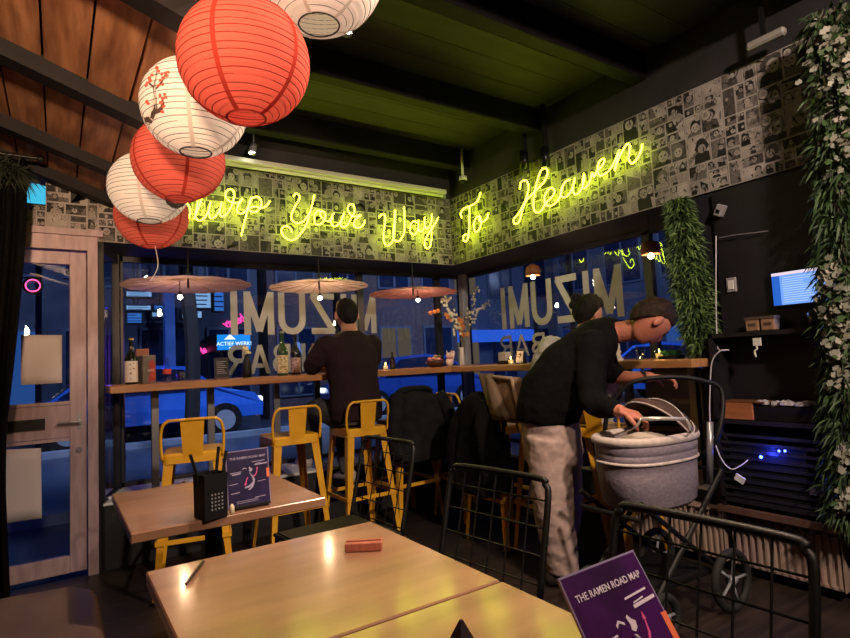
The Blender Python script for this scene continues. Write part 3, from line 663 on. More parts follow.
def sl(P,th,k=8):
    vs=[];
    for i in range(k+1):
        for jj in range(k+1):
            u,v=i/k,jj/k; p=P[0].lerp(P[1],u).lerp(P[3].lerp(P[2],u),v); vs.append(p+Vector((-.012*math.sin(PI*u)*math.sin(PI*v)-.004*math.sin(u*9+v*4),0,0)))
    N=len(vs); vs2=vs+[p+Vector((th,0,0)) for p in vs]; f=[(i*(k+1)+jj,i*(k+1)+jj+1,(i+1)*(k+1)+jj+1,(i+1)*(k+1)+jj) for i in range(k) for jj in range(k)]
    f2=[tuple(q+N for q in r[::-1]) for r in f]; e=[]
    rim=[i for i in range(k+1)]+[ (i+1)*(k+1)-1 for i in range(1,k+1)]+[k*(k+1)+k-i for i in range(1,k+1)]+[(k-i)*(k+1) for i in range(1,k)]
    for i in range(len(rim)): a,c_=rim[i],rim[(i+1)%len(rim)]; e.append((a,c_,c_+N,a+N))
    return vs2,f+f2+e
b.add(*sl(Q,.07)); b.build('body',MT,t,True)
b=MB()
for a_,c_ in ((0,1),(1,2),(3,0)): b.tube([Q[a_]+Vector((-.012,0,0)),Q[a_].lerp(Q[c_],.5)+Vector((-.016,0,0)),Q[c_]+Vector((-.012,0,0))],.010,n=8)
b.build('seam_trim',mat('tan_trim','a98d74',.8),t,True)
Q2=[at(478,374,'x',-.80),at(488,374,'x',-.80),at(506,420,'x',-.80),at(492,420,'x',-.80)]
b=MB(); b.add(*sl(Q2,.05)); b.build('sleeve',mat('tan_sleeve','75604c',.8),t,True)
PB=3.5
# ================================================================= paper lanterns
def lantern(px,py,R,dep,col,label,ribs=22,wirec=None,string=True):
    c=atd(px,py,dep); t=thing('paper_lantern',label,'lantern',c,group='hanging paper lanterns'); b=MB()
    prof=[];t0=math.radians(17)
    K=ribs*3
    for k in range(K+1):
        a=t0+(PI-2*t0)*k/K; ph=(k%3)/3; r=R*(1-.012*(1-math.sin(PI*ph)) )
        prof.append((r*math.sin(a),-r*math.cos(a)*.95))
    b.lathe(prof,c,n=56,cap=False); b.build('paper_shell',M_paperw if col=='w' else M_paperr,t,True)
    b=MB(); mr=M_ribw if col=='w' else M_ribr
    for k in range(0,ribs+1):
        a=t0+(PI-2*t0)*k/ribs; r=R*.9905; z=-r*math.cos(a)*.95; rr=r*math.sin(a)
        b.tube([(c.x+rr*math.cos(2*PI*j/48),c.y+rr*math.sin(2*PI*j/48),c.z+z+(.0022 if (k%2) else -.0010)*math.sin(2*PI*j/48*2+k)) for j in range(48)],.0011 if col=='w' else .0013,n=4,closed=True)
    b.build('wire_ribs',mr,t)
    for s_ in (-1,1):
        b=MB(); z=c.z-s_*R*math.cos(t0)*.95; rr=R*math.sin(t0); b.tube([(c.x+rr*math.cos(2*PI*j/32),c.y+rr*math.sin(2*PI*j/32),z) for j in range(32)],.003,n=5,closed=True); b.build('end_ring',mr,t)
    b=MB(); b.tube([(c.x,c.y,c.z+R*.95),(c.x,c.y,3.05)],.0015,n=5); b.tube([(c.x-R*math.sin(t0),c.y,c.z+R*.9),(c.x,c.y,c.z+R*1.02),(c.x+R*math.sin(t0),c.y,c.z+R*.9)],.0018,n=5); b.build('hanger',M_ribw,t)
    # pasted paper seams run pole to pole
    b=MB(); b0=random.uniform(0,1)
    for q in range(5):
        az=b0+2*PI*q/5; L1=[];L2=[]
        for k in range(25):
            a=t0+(PI-2*t0)*k/24; rr=(R+.0012)*math.sin(a); z=-(R+.0012)*math.cos(a)*.95; da=.009/max(rr,.03)*.7
            L1.append(c+Vector((rr*math.cos(az-da),rr*math.sin(az-da),z))); L2.append(c+Vector((rr*math.cos(az+da),rr*math.sin(az+da),z)))
        b.add(L1+L2,[(i,i+1,25+i+1,25+i) for i in range(24)])
    b.build('paper_seam',paper('red_seam_paper','b8453a',.35) if col=='r' and 'red_seam_paper' not in MATS else (MATS['red_seam_paper'] if col=='r' else (MATS['white_seam_paper'] if 'white_seam_paper' in MATS else paper('white_seam_paper','d8d0c8',.4))),t)
    return t,c,R
L0=lantern(317,-34,.23,1.88,'w','large white paper lantern cut off by the top edge')
L1=lantern(245,62,.169,1.473,'r','largest red paper lantern, highest of the red ones')
L2=lantern(195,108,.166,1.83,'w','white paper lantern printed with a blossoming cherry branch')
L3=lantern(179,160,.176,2.23,'r','middle red paper lantern below the cherry-branch lantern')
L4=lantern(149,188,.173,2.58,'w','lowest white paper lantern with a small grey print on its right')
L5=lantern(152,216,.182,2.95,'r','lowest red paper lantern above the left window')
def on_lantern(L,pts,name,m,lift=.0025):
    t,c,R=L
    b=MB()
    for poly_ in pts:
        P=[]
        for px,py in poly_:
            d=ray(px,py); d.z/=.95 if False else 1; o=CP-c; A=d.dot(d);Bq=d.dot(o);C=o.dot(o)-(R+lift)**2; D_=Bq*Bq-A*C
            if D_<0: D_=0
            P.append(CP+d*((-Bq-math.sqrt(D_))/A))
        cen=sum(P,Vector())/len(P); b.add([cen]+P,[(0,i+1,(i+1)%len(P)+1) for i in range(len(P))])
    return b.build(name,m,t)
s=3.864
tw=[[(575,450),(590,470),(585,478),(560,470),(556,455)],[(580,455),(600,420),(598,380),(590,340),(600,300),(606,270),(609,270),(604,305),(598,340),(606,380),(608,425),(592,462)],[(600,430),(620,425),(630,400),(625,375),(628,375),(636,402),(625,432),(600,442)],[(592,340),(575,325),(570,300),(573,300),(580,322),(596,334)],[(600,340),(620,320),(635,290),(650,275),(652,278),(638,295),(624,325),(602,348)]]
on_lantern(L2,[[(x/s,y/s) for x,y in p] for p in tw],'branch_print',mat('print_brown','4b3a34',.8))
rd=random.Random(4); bl=[]
for x,y in [(570,320),(578,300),(565,330),(612,275),(625,285),(640,282),(650,278),(618,310),(628,325),(635,365),(628,380),(622,395),(632,410),(628,432),(640,375),(572,400),(566,392),(580,312),(630,300),(612,330),(588,290),(606,262),(645,292),(618,368)]:
    n=7; bl.append([((x+7*(1+.3*rd.uniform(-1,1))*math.cos(2*PI*k/n))/s,(y+7*(1+.3*rd.uniform(-1,1))*math.sin(2*PI*k/n))/s) for k in range(n)])
on_lantern(L2,bl,'blossom_print',mat('print_coral','e2553f',.8),.0032)
on_lantern(L4,[[(165,198),(170,204),(176,206),(181,204),(184,199),(186,201),(184,206),(177,209),(172,208),(166,203)],[(174,199),(178,205),(182,203),(178,200)]],'grey_print',mat('print_grey','77716d',.8))
b=MB(); P=[atd(155,246,2.9),atd(158,262,2.9),atd(156,272,2.9),atd(150,281,2.9)]; b.tube(smooth_path(P,5),.0018,n=5); b.build('loose_string',mat('white_string','d8d4cc',.8),L5[0])
# ================================================================= paper parasols with bulbs
M_par=mat('pale_pink_parasol_paper','a98f98',.8,c2='957c85',scale=9); M_par2=mat('dusty_rose_parasol_paper','a86f78',.8,c2='946068',scale=9); M_cream=mat('cream_parasol_paper','d8c8c6',.8,c2='c4b2b0',scale=12)
M_bulb=emat('bulb_glow','fff0d0',60)
def parasol(px,py,R,y,m,label):
    c=at(px,py,'y',y); t=thing('parasol',label,'parasol',c,group='paper parasols hung over the counter')
    b=MB(); n=28; R_=[]
    for k in range(7):
        r=R*k/6+.004; z=.05*(1-(k/6)**1.4)-.03
        R_.append([c+Vector((r*math.cos(2*PI*j/n),r*math.sin(2*PI*j/n),z-(.006 if j%2 else 0)*k/6)) for j in range(n)])
    b.rings(R_,cap=False); o=b.build('canopy',m,t); md=o.modifiers.new('t','SOLIDIFY'); md.thickness=.003; md.offset=1
    b=MB()
    for j in range(0,n,2): a=2*PI*j/n; b.tube([c+Vector((.01*math.cos(a),.01*math.sin(a),.014)),c+Vector((R*.98*math.cos(a),R*.98*math.sin(a),-.036))],.0022,n=4)
    b.build('ribs',mat('bamboo_rib','8a6a50',.6),t)
    b=MB(); b.cyl(c+Vector((0,0,-.05)),(c.x,c.y,2.07),.007,n=8); b.build('shaft',M_blackm,t)
    return c,t
pend=[]
for px,py,R,y,m,l,bpx,bpy_ in ((188,281,.42,.03,M_par,'wide flat pink paper parasol hung at the left above the sake bottle',180,297),(319,283,.385,.03,M_cream,'flat cream paper parasol hung above the green bottle',320,298),(413,290,.385,.03,M_par2,'dusty rose paper parasol hung nearest the window corner',418,300)):
    c,t=parasol(px,py,R,y,m,l); bc=at(bpx,bpy_,'y',.03)
    g=thing('pendant_bulb','bare glowing bulb under the '+{188:'leftmost parasol',319:'cream parasol',413:'parasol nearest the corner'}[px],'light bulb',bc,group='glowing bulbs under the parasols')
    b=MB(); b.lathe([(.012,.036),(.013,.02),(.013,.012)],bc,n=12); b.build('socket',M_blackm,g)
    b=MB(); b.ball(bc,.0165,12); b.build('bulb',M_bulb,g,True)
    b=MB(); b.tube([bc+Vector((0,0,.036)),(bc.x,bc.y,c.z+.0)],.0025,n=5); b.build('cord',M_blackm,g)
    light('bulb_light','POINT',bc+Vector((0,0,-.03)),PB,'ffcf9a',.02)
for i,(px,py) in enumerate(((533,277),(651,256))):
    bc=at(px,py,'x',.12); g=thing('pendant_lamp',['brown-shaded pendant lamp in front of the right window, above the white-furred figure','brown-shaded pendant lamp next to the hanging green garland'][i],'lamp',bc,group='pendant lamps over the right counter')
    b=MB(); b.lathe([(.018,.10),(.05,.085),(.062,.045),(.058,.01),(.052,.012),(.045,.075),(.012,.09)],bc,n=24); b.build('shade',mat('brown_woven_shade','8a5526',.7,c2='6a3f1a',scale=30,bump=.3),g,True)
    b=MB(); b.ball(bc,.018,12); b.build('bulb',M_bulb,g,True)
    b=MB(); b.tube([bc+Vector((0,0,.10)),(bc.x,bc.y,2.07)],.0025,n=5); b.build('cord',M_blackm,g)
    light('bulb_light','POINT',bc+Vector((0,0,-.035)),PB*.6,'ffcf9a',.02)
# ================================================================= ceiling fixtures
a=at(229,158,'z',2.70)
t=thing('tube_light','long pale tube light fitted along the top of the left wallpaper','light fixture',(-1.05,-.06,2.72))
b=MB(); b.box((-2.1,-.10,2.705),(-.10,.0025,2.745),bev=.006); b.build('housing',mat('white_batten','c9ccb8',.4),t)
b=MB(); b.cyl((-2.08,-.058,2.692),(-.12,-.058,2.692),.014); b.build('tube',mat('milky_tube','dfe3c4',.25),t,True)
for x in (-2.09,-.11): b=MB(); b.box((x-.012,-.075,2.672),(x+.012,-.041,2.706)); b.build('end_cap',M_lframe,t)
for i,(px,py) in enumerate(((347,33),(252,153))):
    c=at(px,py,'z',2.86) if i==0 else at(px,py,'y',-.16); g=thing('spotlight',['small lit ceiling spotlight just right of the top white lantern','small lit ceiling spotlight above the word Slurp'][i],'spotlight',c)
    b=MB(); b.cyl(c+Vector((0,0,.0)),c+Vector((.02,.02,.07)),.028,.024); b.cyl(c+Vector((.02,.02,.07)),(c.x+.02,c.y+.02,3.05),.005,n=6); b.build('can',M_lframe,g,True)
    b=MB(); b.cyl(c+Vector((0,0,-.002)),c+Vector((0,0,.002)),.022); b.build('lens',emat('spot_lens','fff4e0',40),g)
c=at(463,180,'x',-.10)
g=thing('security_camera','small white dome camera where the two wallpapers meet','camera',c)
b=MB(); b.lathe([(.034,.03),(.036,.0),(.03,-.004)],c,n=20); b.tube([(c.x,c.y,c.z+.03),(c.x,c.y,3.05)],.012,n=8); b.build('mount',mat('white_plastic','d5d6d0',.4),g,True)
b=MB(); b.ball(c+Vector((0,0,-.004)),.028,14); b.build('dome',M_blackm,g,True)
for i,(px,py) in enumerate(((524,160),(545,157))):
    c=at(px,py,'x',-.07); g=thing('spotlight',['unlit black cylinder spot, left of the pair above Heaven','unlit black cylinder spot, right of the pair above Heaven'][i],'spotlight',c,group='black spots above the neon')
    b=MB(); b.cyl(c+Vector((0,0,-.075)),c+Vector((0,0,.07)),.034); b.build('cylinder',mat('satin_black_metal','1d1d1e',.3,.5),g,True)
    b=MB(); b.box((c.x-.005,c.y-.012,c.z+.07),(c.x+.03,c.y+.012,3.05)); b.build('bracket',M_blackm,g)
for i,(px,py) in enumerate(((703,78),(764,42))):
    c=at(px,py,'x',-.12); 
    if i==1:
        g=thing('light_fixture','pale tapered fitting above the top edge of the right wallpaper','light fixture',c); b=MB(); b.box(c+Vector((-.02,-.10,-.012)),c+Vector((.02,.08,.03)),bev=.01); b.build('body',mat('pale_plastic','8d8a86',.5),g)
        b=MB(); b.box((c.x-.01,c.y-.01,c.z+.03),(c.x+.01,c.y+.01,3.05)); b.build('bracket',M_blackm,g)
# ================================================================= items on the counters
CZ=1.14
def onA(px,y=.05): return Vector((at(px,375,'y',y).x,y,CZ))
def onB(px,x=.05): p=at(px,362,'x',x); return Vector((x,p.y,CZ))
M_gg=mat('green_bottle_glass','3d6b3a',.08,trans=.55,coat=.5); M_dg=mat('dark_bottle_glass','141a14',.08,coat=.6)
M_lab=mat('cream_bottle_label','cfc59a',.7,c2='a79a5e',scale=60,lo=.52,hi=.56); M_labw=mat('white_bottle_label','d6d0c8',.7); M_ink=mat('label_ink','1b1616',.7); M_labr=mat('red_print','b8402e',.6)
def bottle(loc,h,r,m,label,lab,stop=M_blackm,seed=0,lz=(.1,.45),marks='ink'):
    t=thing('sake_bottle',label,'bottle',loc); b=MB()
    b.lathe([(r*.85,0),(r,.01),(r,h*.52),(r*.92,h*.58),(r*.55,h*.68),(r*.34,h*.76),(r*.30,h*.94),(r*.36,h*.945),(r*.36,h*.97),(.004,h*.972)],loc,n=24); b.build('glass_body',m,t,True)
    b=MB(); b.lathe([(r*.36,h*.955),(r*.37,h*.96),(r*.36,h),(.002,h)],loc,n=16); b.build('cap',stop,t,True)
    v=(CP-Vector(loc)); a0=math.atan2(v.y,v.x); rd=random.Random(seed)
    b=MB(); n=14; z0,z1=loc[2]+h*lz[0],loc[2]+h*lz[1]; A=[a0-1.25+2.5*k/n for k in range(n+1)]
    lo=[Vector((loc[0]+(r+.0008)*math.cos(a),loc[1]+(r+.0008)*math.sin(a),z0)) for a in A]; hi=[Vector((p.x,p.y,z1)) for p in lo]
    b.add(lo+hi,[(i,i+1,n+2+i,n+1+i) for i in range(n)]); b.build('label',lab,t)
    b=MB()
    for k in range(4):
        zc=z0+(z1-z0)*(.15+.23*k)
        for q in range(4):
            a=a0+rd.uniform(-.35,.35); dz=rd.uniform(-.008,.008); L_=rd.uniform(.1,.3); p=[(a,zc+dz),(a+L_,zc+dz+rd.uniform(-.004,.004)),(a+L_,zc+dz+.003),(a,zc+dz+.003)]
            b.add([(loc[0]+(r+.0015)*math.cos(x),loc[1]+(r+.0015)*math.sin(x),z) for x,z in p],[(0,1,2,3)])
    b.build('label_script',M_ink,t)
    return t
k1=onA(131,.0); k1.y=-.02
bottle(k1,.30,.040,M_dg,'dark sake bottle with white calligraphy label at the left end of the counter',M_labw,mat('gold_cap','b99b54',.4,.6),1,(.05,.5))
b=MB(); c=onA(147,.0); M=Matrix.Translation(c)@Matrix.Rotation(.25,4,'Z')
t=thing('gift_box','tall grey and red printed gift box beside the dark sake bottle','box',c)
b.box((-.042,-.04,0),(.042,.04,.185),M=M,bev=.003); b.build('carton',mat('grey_carton','55504c',.6,c2='6b6560',scale=20),t)
b=MB(); b.prism([M@Vector(p) for p in ((-.01,-.0405,.012),(.038,-.0405,.012),(.038,-.0405,.12),(.02,-.0405,.16),(-.005,-.0405,.13),(.005,-.0405,.08))],M.to_3x3()@Vector((0,-.0008,0))); b.build('red_print',mat('brick_red_print','b23c2c',.6,c2='8d2e28',scale=30),t)
text('SAKE',M@basis((0.008,-.0425,.085),(1,0,0),(0,0,1)),.018,M_labw,t,'lettering')
b=MB(); c=onA(142,.16); b.box(c+Vector((-.04,-.03,0)),c+Vector((.04,.03,.235)),bev=.003); tag(b.build('carton',mat('brown_carton','7a4a35',.7)),'brown carton standing behind the grey and red gift box','box')
# small bottle with red label
c=onA(167,.06); t=thing('soda_bottle','small clear bottle with a red label, left of the empty tumbler','bottle',c)
b=MB(); b.lathe([(.022,0),(.026,.01),(.024,.04),(.027,.07),(.026,.09),(.012,.13),(.011,.155),(.013,.156),(.013,.166),(.002,.167)],c,n=20); b.build('glass_body',M_clear,t,True)
b=MB(); b.lathe([(.0275,.055),(.0278,.056),(.0278,.088),(.0272,.089)],c,n=20,cap=False); b.build('label',M_labr,t,True)
def tumbler(c,label,r=.032,h=.07,candle=False,name='tumbler',cat='glass'):
    t=thing(name,label,cat,c); b=MB(); b.lathe([(r*.85,0),(r,h),(r*.93,h),(r*.8,.006),(.002,.005)],c,n=20,cap=False); b.build('glass',M_clear,t,True)
    if candle:
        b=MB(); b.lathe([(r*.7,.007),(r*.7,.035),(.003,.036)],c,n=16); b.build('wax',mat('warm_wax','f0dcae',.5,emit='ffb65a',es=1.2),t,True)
        b=MB(); b.lathe([(.001,.037),(.005,.044),(.004,.053),(.0005,.064)],c,n=8); b.build('flame',emat('flame','ffcc70',14),t,True)
        light('candle_light','POINT',Vector(c)+Vector((0,0,.09)),.25,'ffb060',.01)
    return t
tumbler(onA(181,.08),'empty clear tumbler on the counter between soda bottle and black menu card')
tumbler(onA(310,.0),'clear glass standing by the seated man\'s left elbow')
b=MB(); c=onA(222,.08); M=Matrix.Translation(c)@Matrix.Rotation(-.05,4,'Z'); t=thing('counter_card','black specials card standing on the counter below the blue lit sign','menu',c)
b.box((-.05,-.003,.008),(.05,.003,.155),M=M@Matrix.Rotation(-.12,4,'X')); b.build('card',M_blackm,t)
b=MB(); b.box((-.05,-.02,0),(.05,.02,.012),M=M); b.build('base',mat('dark_wood_base','4a2c22',.5),t)
b=MB()
for k in range(7): z=.04+.014*k; b.box((-.035,-.0045,z),(.035-.01*(k%3),-.0036,z+.003),M=M@Matrix.Rotation(-.12,4,'X'))
b.build('text_line',mat('card_text','9a98a2',.6),t)
# vase with pale flower
c=onA(247,.10); t=thing('flower_vase','black bottle vase holding one pale yellow bloom','vase',c)
b=MB(); b.lathe([(.03,0),(.036,.02),(.034,.10),(.016,.15),(.014,.165),(.017,.168),(.010,.168)],c,n=20); b.build('vase_body',M_blackm,t,True)
b=MB(); rd=random.Random(3)
for k in range(14): a=rd.uniform(0,6.3); q=c+Vector((.028*math.cos(a)*rd.random(),.028*math.sin(a)*rd.random(),.175+rd.uniform(0,.05))); b.ball(q,.014,6,(1,1,.7))
b.build('bloom',mat('pale_yellow_petal','e6e0a4',.7),t,True)
# two sake bottles in the middle
bottle(onA(283,.02),.335,.042,M_gg,'tall green glass sake bottle with cream label beside the seated man',M_lab,mat('green_cap','7c8f6a',.5),5,(.06,.46))
bottle(onA(296,.07),.315,.040,M_dg,'dark brown sake bottle with round pale label, right of the green one',mat('pale_pink_label','c9b0a4',.7,c2='a0857a',scale=50,lo=.5,hi=.54),M_blackm,8,(.06,.42))
tumbler(onA(386,.0),'lit candle glass on the counter right of the seated man',.026,.05,True,'candle_glass','candle')
c=onA(393,.07); t=bottle(c,.15,.024,M_blackm,'small dark soy bottle behind the candle right of the seated man',M_ink,M_blackm,2,(.1,.3)); t.name='soy_bottle'
# flower basket
c=onA(436,.06); t=thing('flower_bowl','brown bowl of pink flowers on the counter near the corner','flowers',c)
b=MB(); b.lathe([(.05,0),(.075,.03),(.085,.055),(.078,.055),(.06,.02),(.002,.015)],c,n=24); b.build('bowl',mat('brown_bowl','4a2c22',.4),t,True)
rd=random.Random(12)
for mm,nm,n_,cc in (('ffc4b4','pink_bloom',14,'e8a090'),('c06a8a','rose_bloom',9,'a85878'),('7d8c4f','leaf_sprig',10,'5f7040')):
    b=MB()
    for k in range(n_):
        a=rd.uniform(0,6.3); r=rd.uniform(0,.085); q=c+Vector((r*math.cos(a),r*math.sin(a),.06+rd.uniform(0,.05)-r*.3))
        for j in range(6): aa=2*PI*j/6; b.ball(q+Vector((.010*math.cos(aa),.010*math.sin(aa),0)),.0095,6,(1,1,.6))
        b.ball(q+Vector((0,0,.006)),.008,6)
    o=b.build(nm,mat('petal_'+mm,mm,.7,c2=cc,scale=40),t,True)
# tall vase with branches
c=onA(465,.16); c.x=.17; t=thing('tall_flower_vase','slim white vase with tall white and orange blossom branches at the corner','flowers',c)
b=MB(); b.lathe([(.022,0),(.028,.01),(.022,.10),(.020,.16),(.026,.17),(.018,.168)],c,n=20); b.build('vase_body',mat('white_ceramic','cfd0d2',.3),t,True)
def branch(pts,blo,mm,seed,n,r=.012,spread=.02):
    P=smooth_path([at(a,q,'y',.16+dy) for a,q,dy in pts],6); b=MB(); b.tube([c+Vector((0,0,.15))]+P,.0025,n=5); b.build('twig',mat('twig_green','6f7a4a',.7),t)
    rd=random.Random(seed); b=MB()
    for k in range(n):
        q=P[int(len(P)*(.25+.74*rd.random()))-1]+Vector((rd.gauss(0,spread),rd.gauss(0,spread),rd.gauss(0,spread)))
        for j in range(5): aa=2*PI*j/5; b.ball(q+Vector((r*.6*math.cos(aa),rd.uniform(-.003,.003),r*.6*math.sin(aa))),r*.55,6,(1,.6,1))
    b.build(blo,mm,t,True)
MW=mat('white_blossom','e9e4d2',.7,c2='c9c7a6',scale=30); MO=mat('orange_blossom','e29a55',.7,c2='c97a44',scale=30); MYl=mat('cream_green_blossom','dcdcae',.7)
branch([(462,345,0),(456,325,-.03),(448,308,-.05),(442,298,-.06)],'white_blossom',MW,1,46,.014)
branch([(465,345,0),(463,330,0),(458,322,-.02)],'orange_blossom',MO,2,10,.024,.018)
branch([(464,340,0),(450,318,-.03),(438,312,-.05),(427,313,-.05)],'orange_blossom',MO,6,7,.020,.008)
branch([(466,340,0),(470,318,.03),(474,300,.05),(477,287,.06)],'cream_blossom',MYl,3,30,.011)
branch([(467,338,0),(474,318,.03),(482,308,.05),(488,303,.06)],'white_blossom',MW,4,34,.012,.013)
# lucky cat
c=onA(452,.0); c.x-=.02; t=thing('cat_figurine','small white and pink lucky cat figurine beside the flower bowl','figurine',c)
b=MB(); b.ball(c+Vector((0,0,.04)),.04,14,(1,.8,1)); b.ball(c+Vector((0,0,.098)),.033,14,(1.05,.9,.85))
for s_ in (-1,1): b.cyl(c+Vector((s_*.02,0,.115)),c+Vector((s_*.027,0,.145)),.011,.001,8)
b.cyl(c+Vector((.035,0,.05)),c+Vector((.042,-.01,.12)),.011,.012,8); b.ball(c+Vector((.042,-.01,.124)),.014,8)
b.build('body',mat('white_pink_glaze','e6d3cc',.35),t,True)
b=MB(); b.tube([c+Vector((.031*math.cos(a),.027*math.sin(a),.072)) for a in [2*PI*k/20 for k in range(20)]],.004,n=5,closed=True); b.build('collar',M_labr,t)
v=(CP-c).normalized(); h=c+Vector((0,0,.098)); fx=Vector((-v.y,v.x,0)).normalized(); b=MB()
for s_ in (-1,1): b.ball(h+v*.031+fx*s_*.012+Vector((0,0,.004)),.0035,6)
b.build('eyes',M_blackm,t)
# right counter things
c=onB(505,.0); b=MB(); t=thing('napkin_holder','pale grey napkin block on the counter just right of the corner','napkin holder',c); b.box(c+Vector((-.03,-.05,0)),c+Vector((.03,.05,.10)),bev=.006); b.build('napkins',mat('pale_napkin','9c9ca6',.8,bump=.2,scale=40),t); b=MB(); b.box(c+Vector((-.035,-.055,0)),c+Vector((.035,.055,.03))); b.build('tray',M_blackm,t)
tumbler(onB(511,-.1),'lit candle glass on the right counter beside the white-furred figure',.026,.05,True,'candle_glass','candle')
c=onB(521,-.02); b=MB(); t=thing('counter_card','black card tent on the right counter behind the candle','menu',c); M=Matrix.Translation(c)@Matrix.Rotation(-PI/2+.3,4,'Z'); b.prism([(M@Vector(p)) for p in ((-.035,-.03,0),(-.035,.03,0),(-.035,0,.11))],M.to_3x3()@Vector((.07,0,0))); b.build('card',M_blackm,t); b=MB(); b.prism([M@Vector(p) for p in ((-.03,-.0292,.008),(.03,-.0292,.008),(.03,-.003,.10),(-.03,-.003,.10))],M.to_3x3()@Vector((0,-.0008,0))); b.build('printed_face',mat('card_white_print','b8b8c4',.6,c2='2a2a30',scale=30,lo=.5,hi=.55),t)
tumbler(onB(660,.05),'lit candle glass under the hanging garland on the right counter',.03,.06,True,'candle_glass','candle')
tumbler(onB(641,.05),'clear tumbler on the right counter under the bending man\'s face',.03,.09)
c=onB(672,-.05); t=thing('plant_tray','low black tray of green cress on the counter beside the garland','plant',c); b=MB(); b.box(c+Vector((-.04,-.06,0)),c+Vector((.04,.06,.02))); b.build('tray',M_blackm,t); b=MB(); rd=random.Random(5)
for k in range(160): q=c+Vector((rd.uniform(-.036,.036),rd.uniform(-.056,.056),.02)); d=Vector((rd.gauss(0,.006),rd.gauss(0,.006),rd.uniform(.012,.03))); b.add([q,q+d+Vector((.004,0,0)),q+d*1.2,q+d-Vector((.004,0,0))],[(0,1,2,3)])
b.build('cress',mat('cress_green','4f9a35',.6),t)
# ================================================================= people
M_skin=mat('skin','b5735c',.55,c2='a5644f',scale=12); M_skin2=mat('lit_skin','b8826a',.5)  # separate skin tones for the bending and the seated man
def px3(a): return atd(*a)
def capsule(b,pts,rad,n=14):
    P=[Vector(p) for p in pts]; P2=smooth_path(P,4); R=[]
    for i in range(len(P2)):
        u=i/4; k=min(int(u),len(rad)-2); f=u-k; R.append(rad[k]*(1-f)+rad[k+1]*f)
    b.tube(P2,R,n=n); b.ball(P2[0],R[0]*.98,10); b.ball(P2[-1],R[-1]*.98,10)
def loft(b,rings_,n=20):
    """rings_: (centre, axis u, half u, axis v, half v)"""
    b.rings([[c+u*(a*math.cos(2*PI*j/n))+v*(d*math.sin(2*PI*j/n)) for j in range(n)] for c,u,a,v,d in rings_])
def head(b,c,fwd,up,s=1.0):
    fwd=fwd.normalized(); right=fwd.cross(up).normalized(); up=right.cross(fwd).normalized()
    n,m_=32,24; rs=[]
    for i in range(m_+1):
        t=PI*i/m_; ring=[]
        for j in range(n):
            a=2*PI*j/n; x=math.sin(t)*math.sin(a); y=math.sin(t)*math.cos(a); z=math.cos(t)
            X=.076*x; Y=.098*y; Z=.118*z
            if Z<0:                                          # jaw narrows
                k=min(1,-Z/.118); X*=1-.36*k; Y=Y*(1-.22*k)+(.018*k if y>0 else .02*k)
            if y>0:
                Y+= .020*math.exp(-((X/.014)**2))*math.exp(-(((Z+.028)/.024)**2))        # nose
                Y+= .006*math.exp(-((X/.040)**2))*math.exp(-(((Z-.024)/.010)**2))        # brow
                Y-= .010*math.exp(-(((abs(X)-.031)/.013)**2))*math.exp(-(((Z-.003)/.012)**2)) # sockets
                Y+= .006*math.exp(-((X/.022)**2))*math.exp(-(((Z+.062)/.009)**2))        # lips
                Y+= .008*math.exp(-((X/.020)**2))*math.exp(-(((Z+.100)/.014)**2))        # chin
            ring.append(c+(right*X+fwd*Y+up*Z)*s)
        rs.append(ring)
    b.rings(rs)
    for s_ in (-1,1):
        e=c+(right*(s_*.078)+fwd*(-.008)+up*(-.004))*s
        loft(b,[(e+right*(s_*q*s),(fwd*.9+up*.2).normalized(),w_*s,up,h_*s) for q,w_,h_ in ((-.012,.010,.018),(.0,.017,.030),(.008,.019,.033),(.012,.012,.026))],12)
    return right,fwd,up
def face_bits(t,c,right,fwd,up,s=1):
    b=MB()
    for s_ in (-1,1): b.ball(c+(right*(s_*.031)+fwd*.078+up*.003)*s,.0115*s,10)
    b.build('eyes',mat('eye_dark','201a18',.25),t,True)
    b=MB()
    for s_ in (-1,1): b.tube([c+(right*(s_*x)+fwd*y+up*z)*s for x,y,z in ((.014,.094,.022),(.030,.090,.027),(.046,.078,.022))],[.002,.0032,.0018],n=6)
    b.build('eyebrows',mat('brow_hair','1c1614',.8),t)
    b=MB(); b.tube([c+(right*x+fwd*y-up*.063)*s for x,y in ((-.022,.082),(-.01,.094),(.01,.094),(.022,.082))],.0028,n=6); b.build('lips',mat('lip','8f4a40',.5),t)
def hair(t,c,right,fwd,up,m,s=1,front=.62,low=-.02,back=-.07,thick=.016,seed=1,name='hair'):
    """cap of hair over crown and nape, hairline lower at the back"""
    rd=random.Random(seed); b=MB(); n=40; rs=[]
    for i in range(15):
        ring=[]
        for j in range(n):
            a=2*PI*j/n; ca=math.cos(a)
            tmax=math.acos(max(-.99,min(.99,(front if ca>.2 else (front*(ca+.3)/.5+(low/.118)*(1-(ca+.3)/.5) if ca>-.3 else back/.118+(low-back)/.118*(ca+1)/.7)))))
            th=tmax*i/14; x=math.sin(th)*math.sin(a); y=math.sin(th)*math.cos(a); z=math.cos(th)
            k=thick*(1+.5*noise.noise(Vector((x*5,y*5,z*5+seed))))*min(1,(14-i)/3.5)
            Z=(.118+k)*z; X=(.076+k)*x; Y=(.098+k)*y
            ring.append(c+(right*X+fwd*Y+up*Z)*s)
        rs.append(ring)
    b.rings(rs,cap=True); o=b.build(name,m,t,True); return o
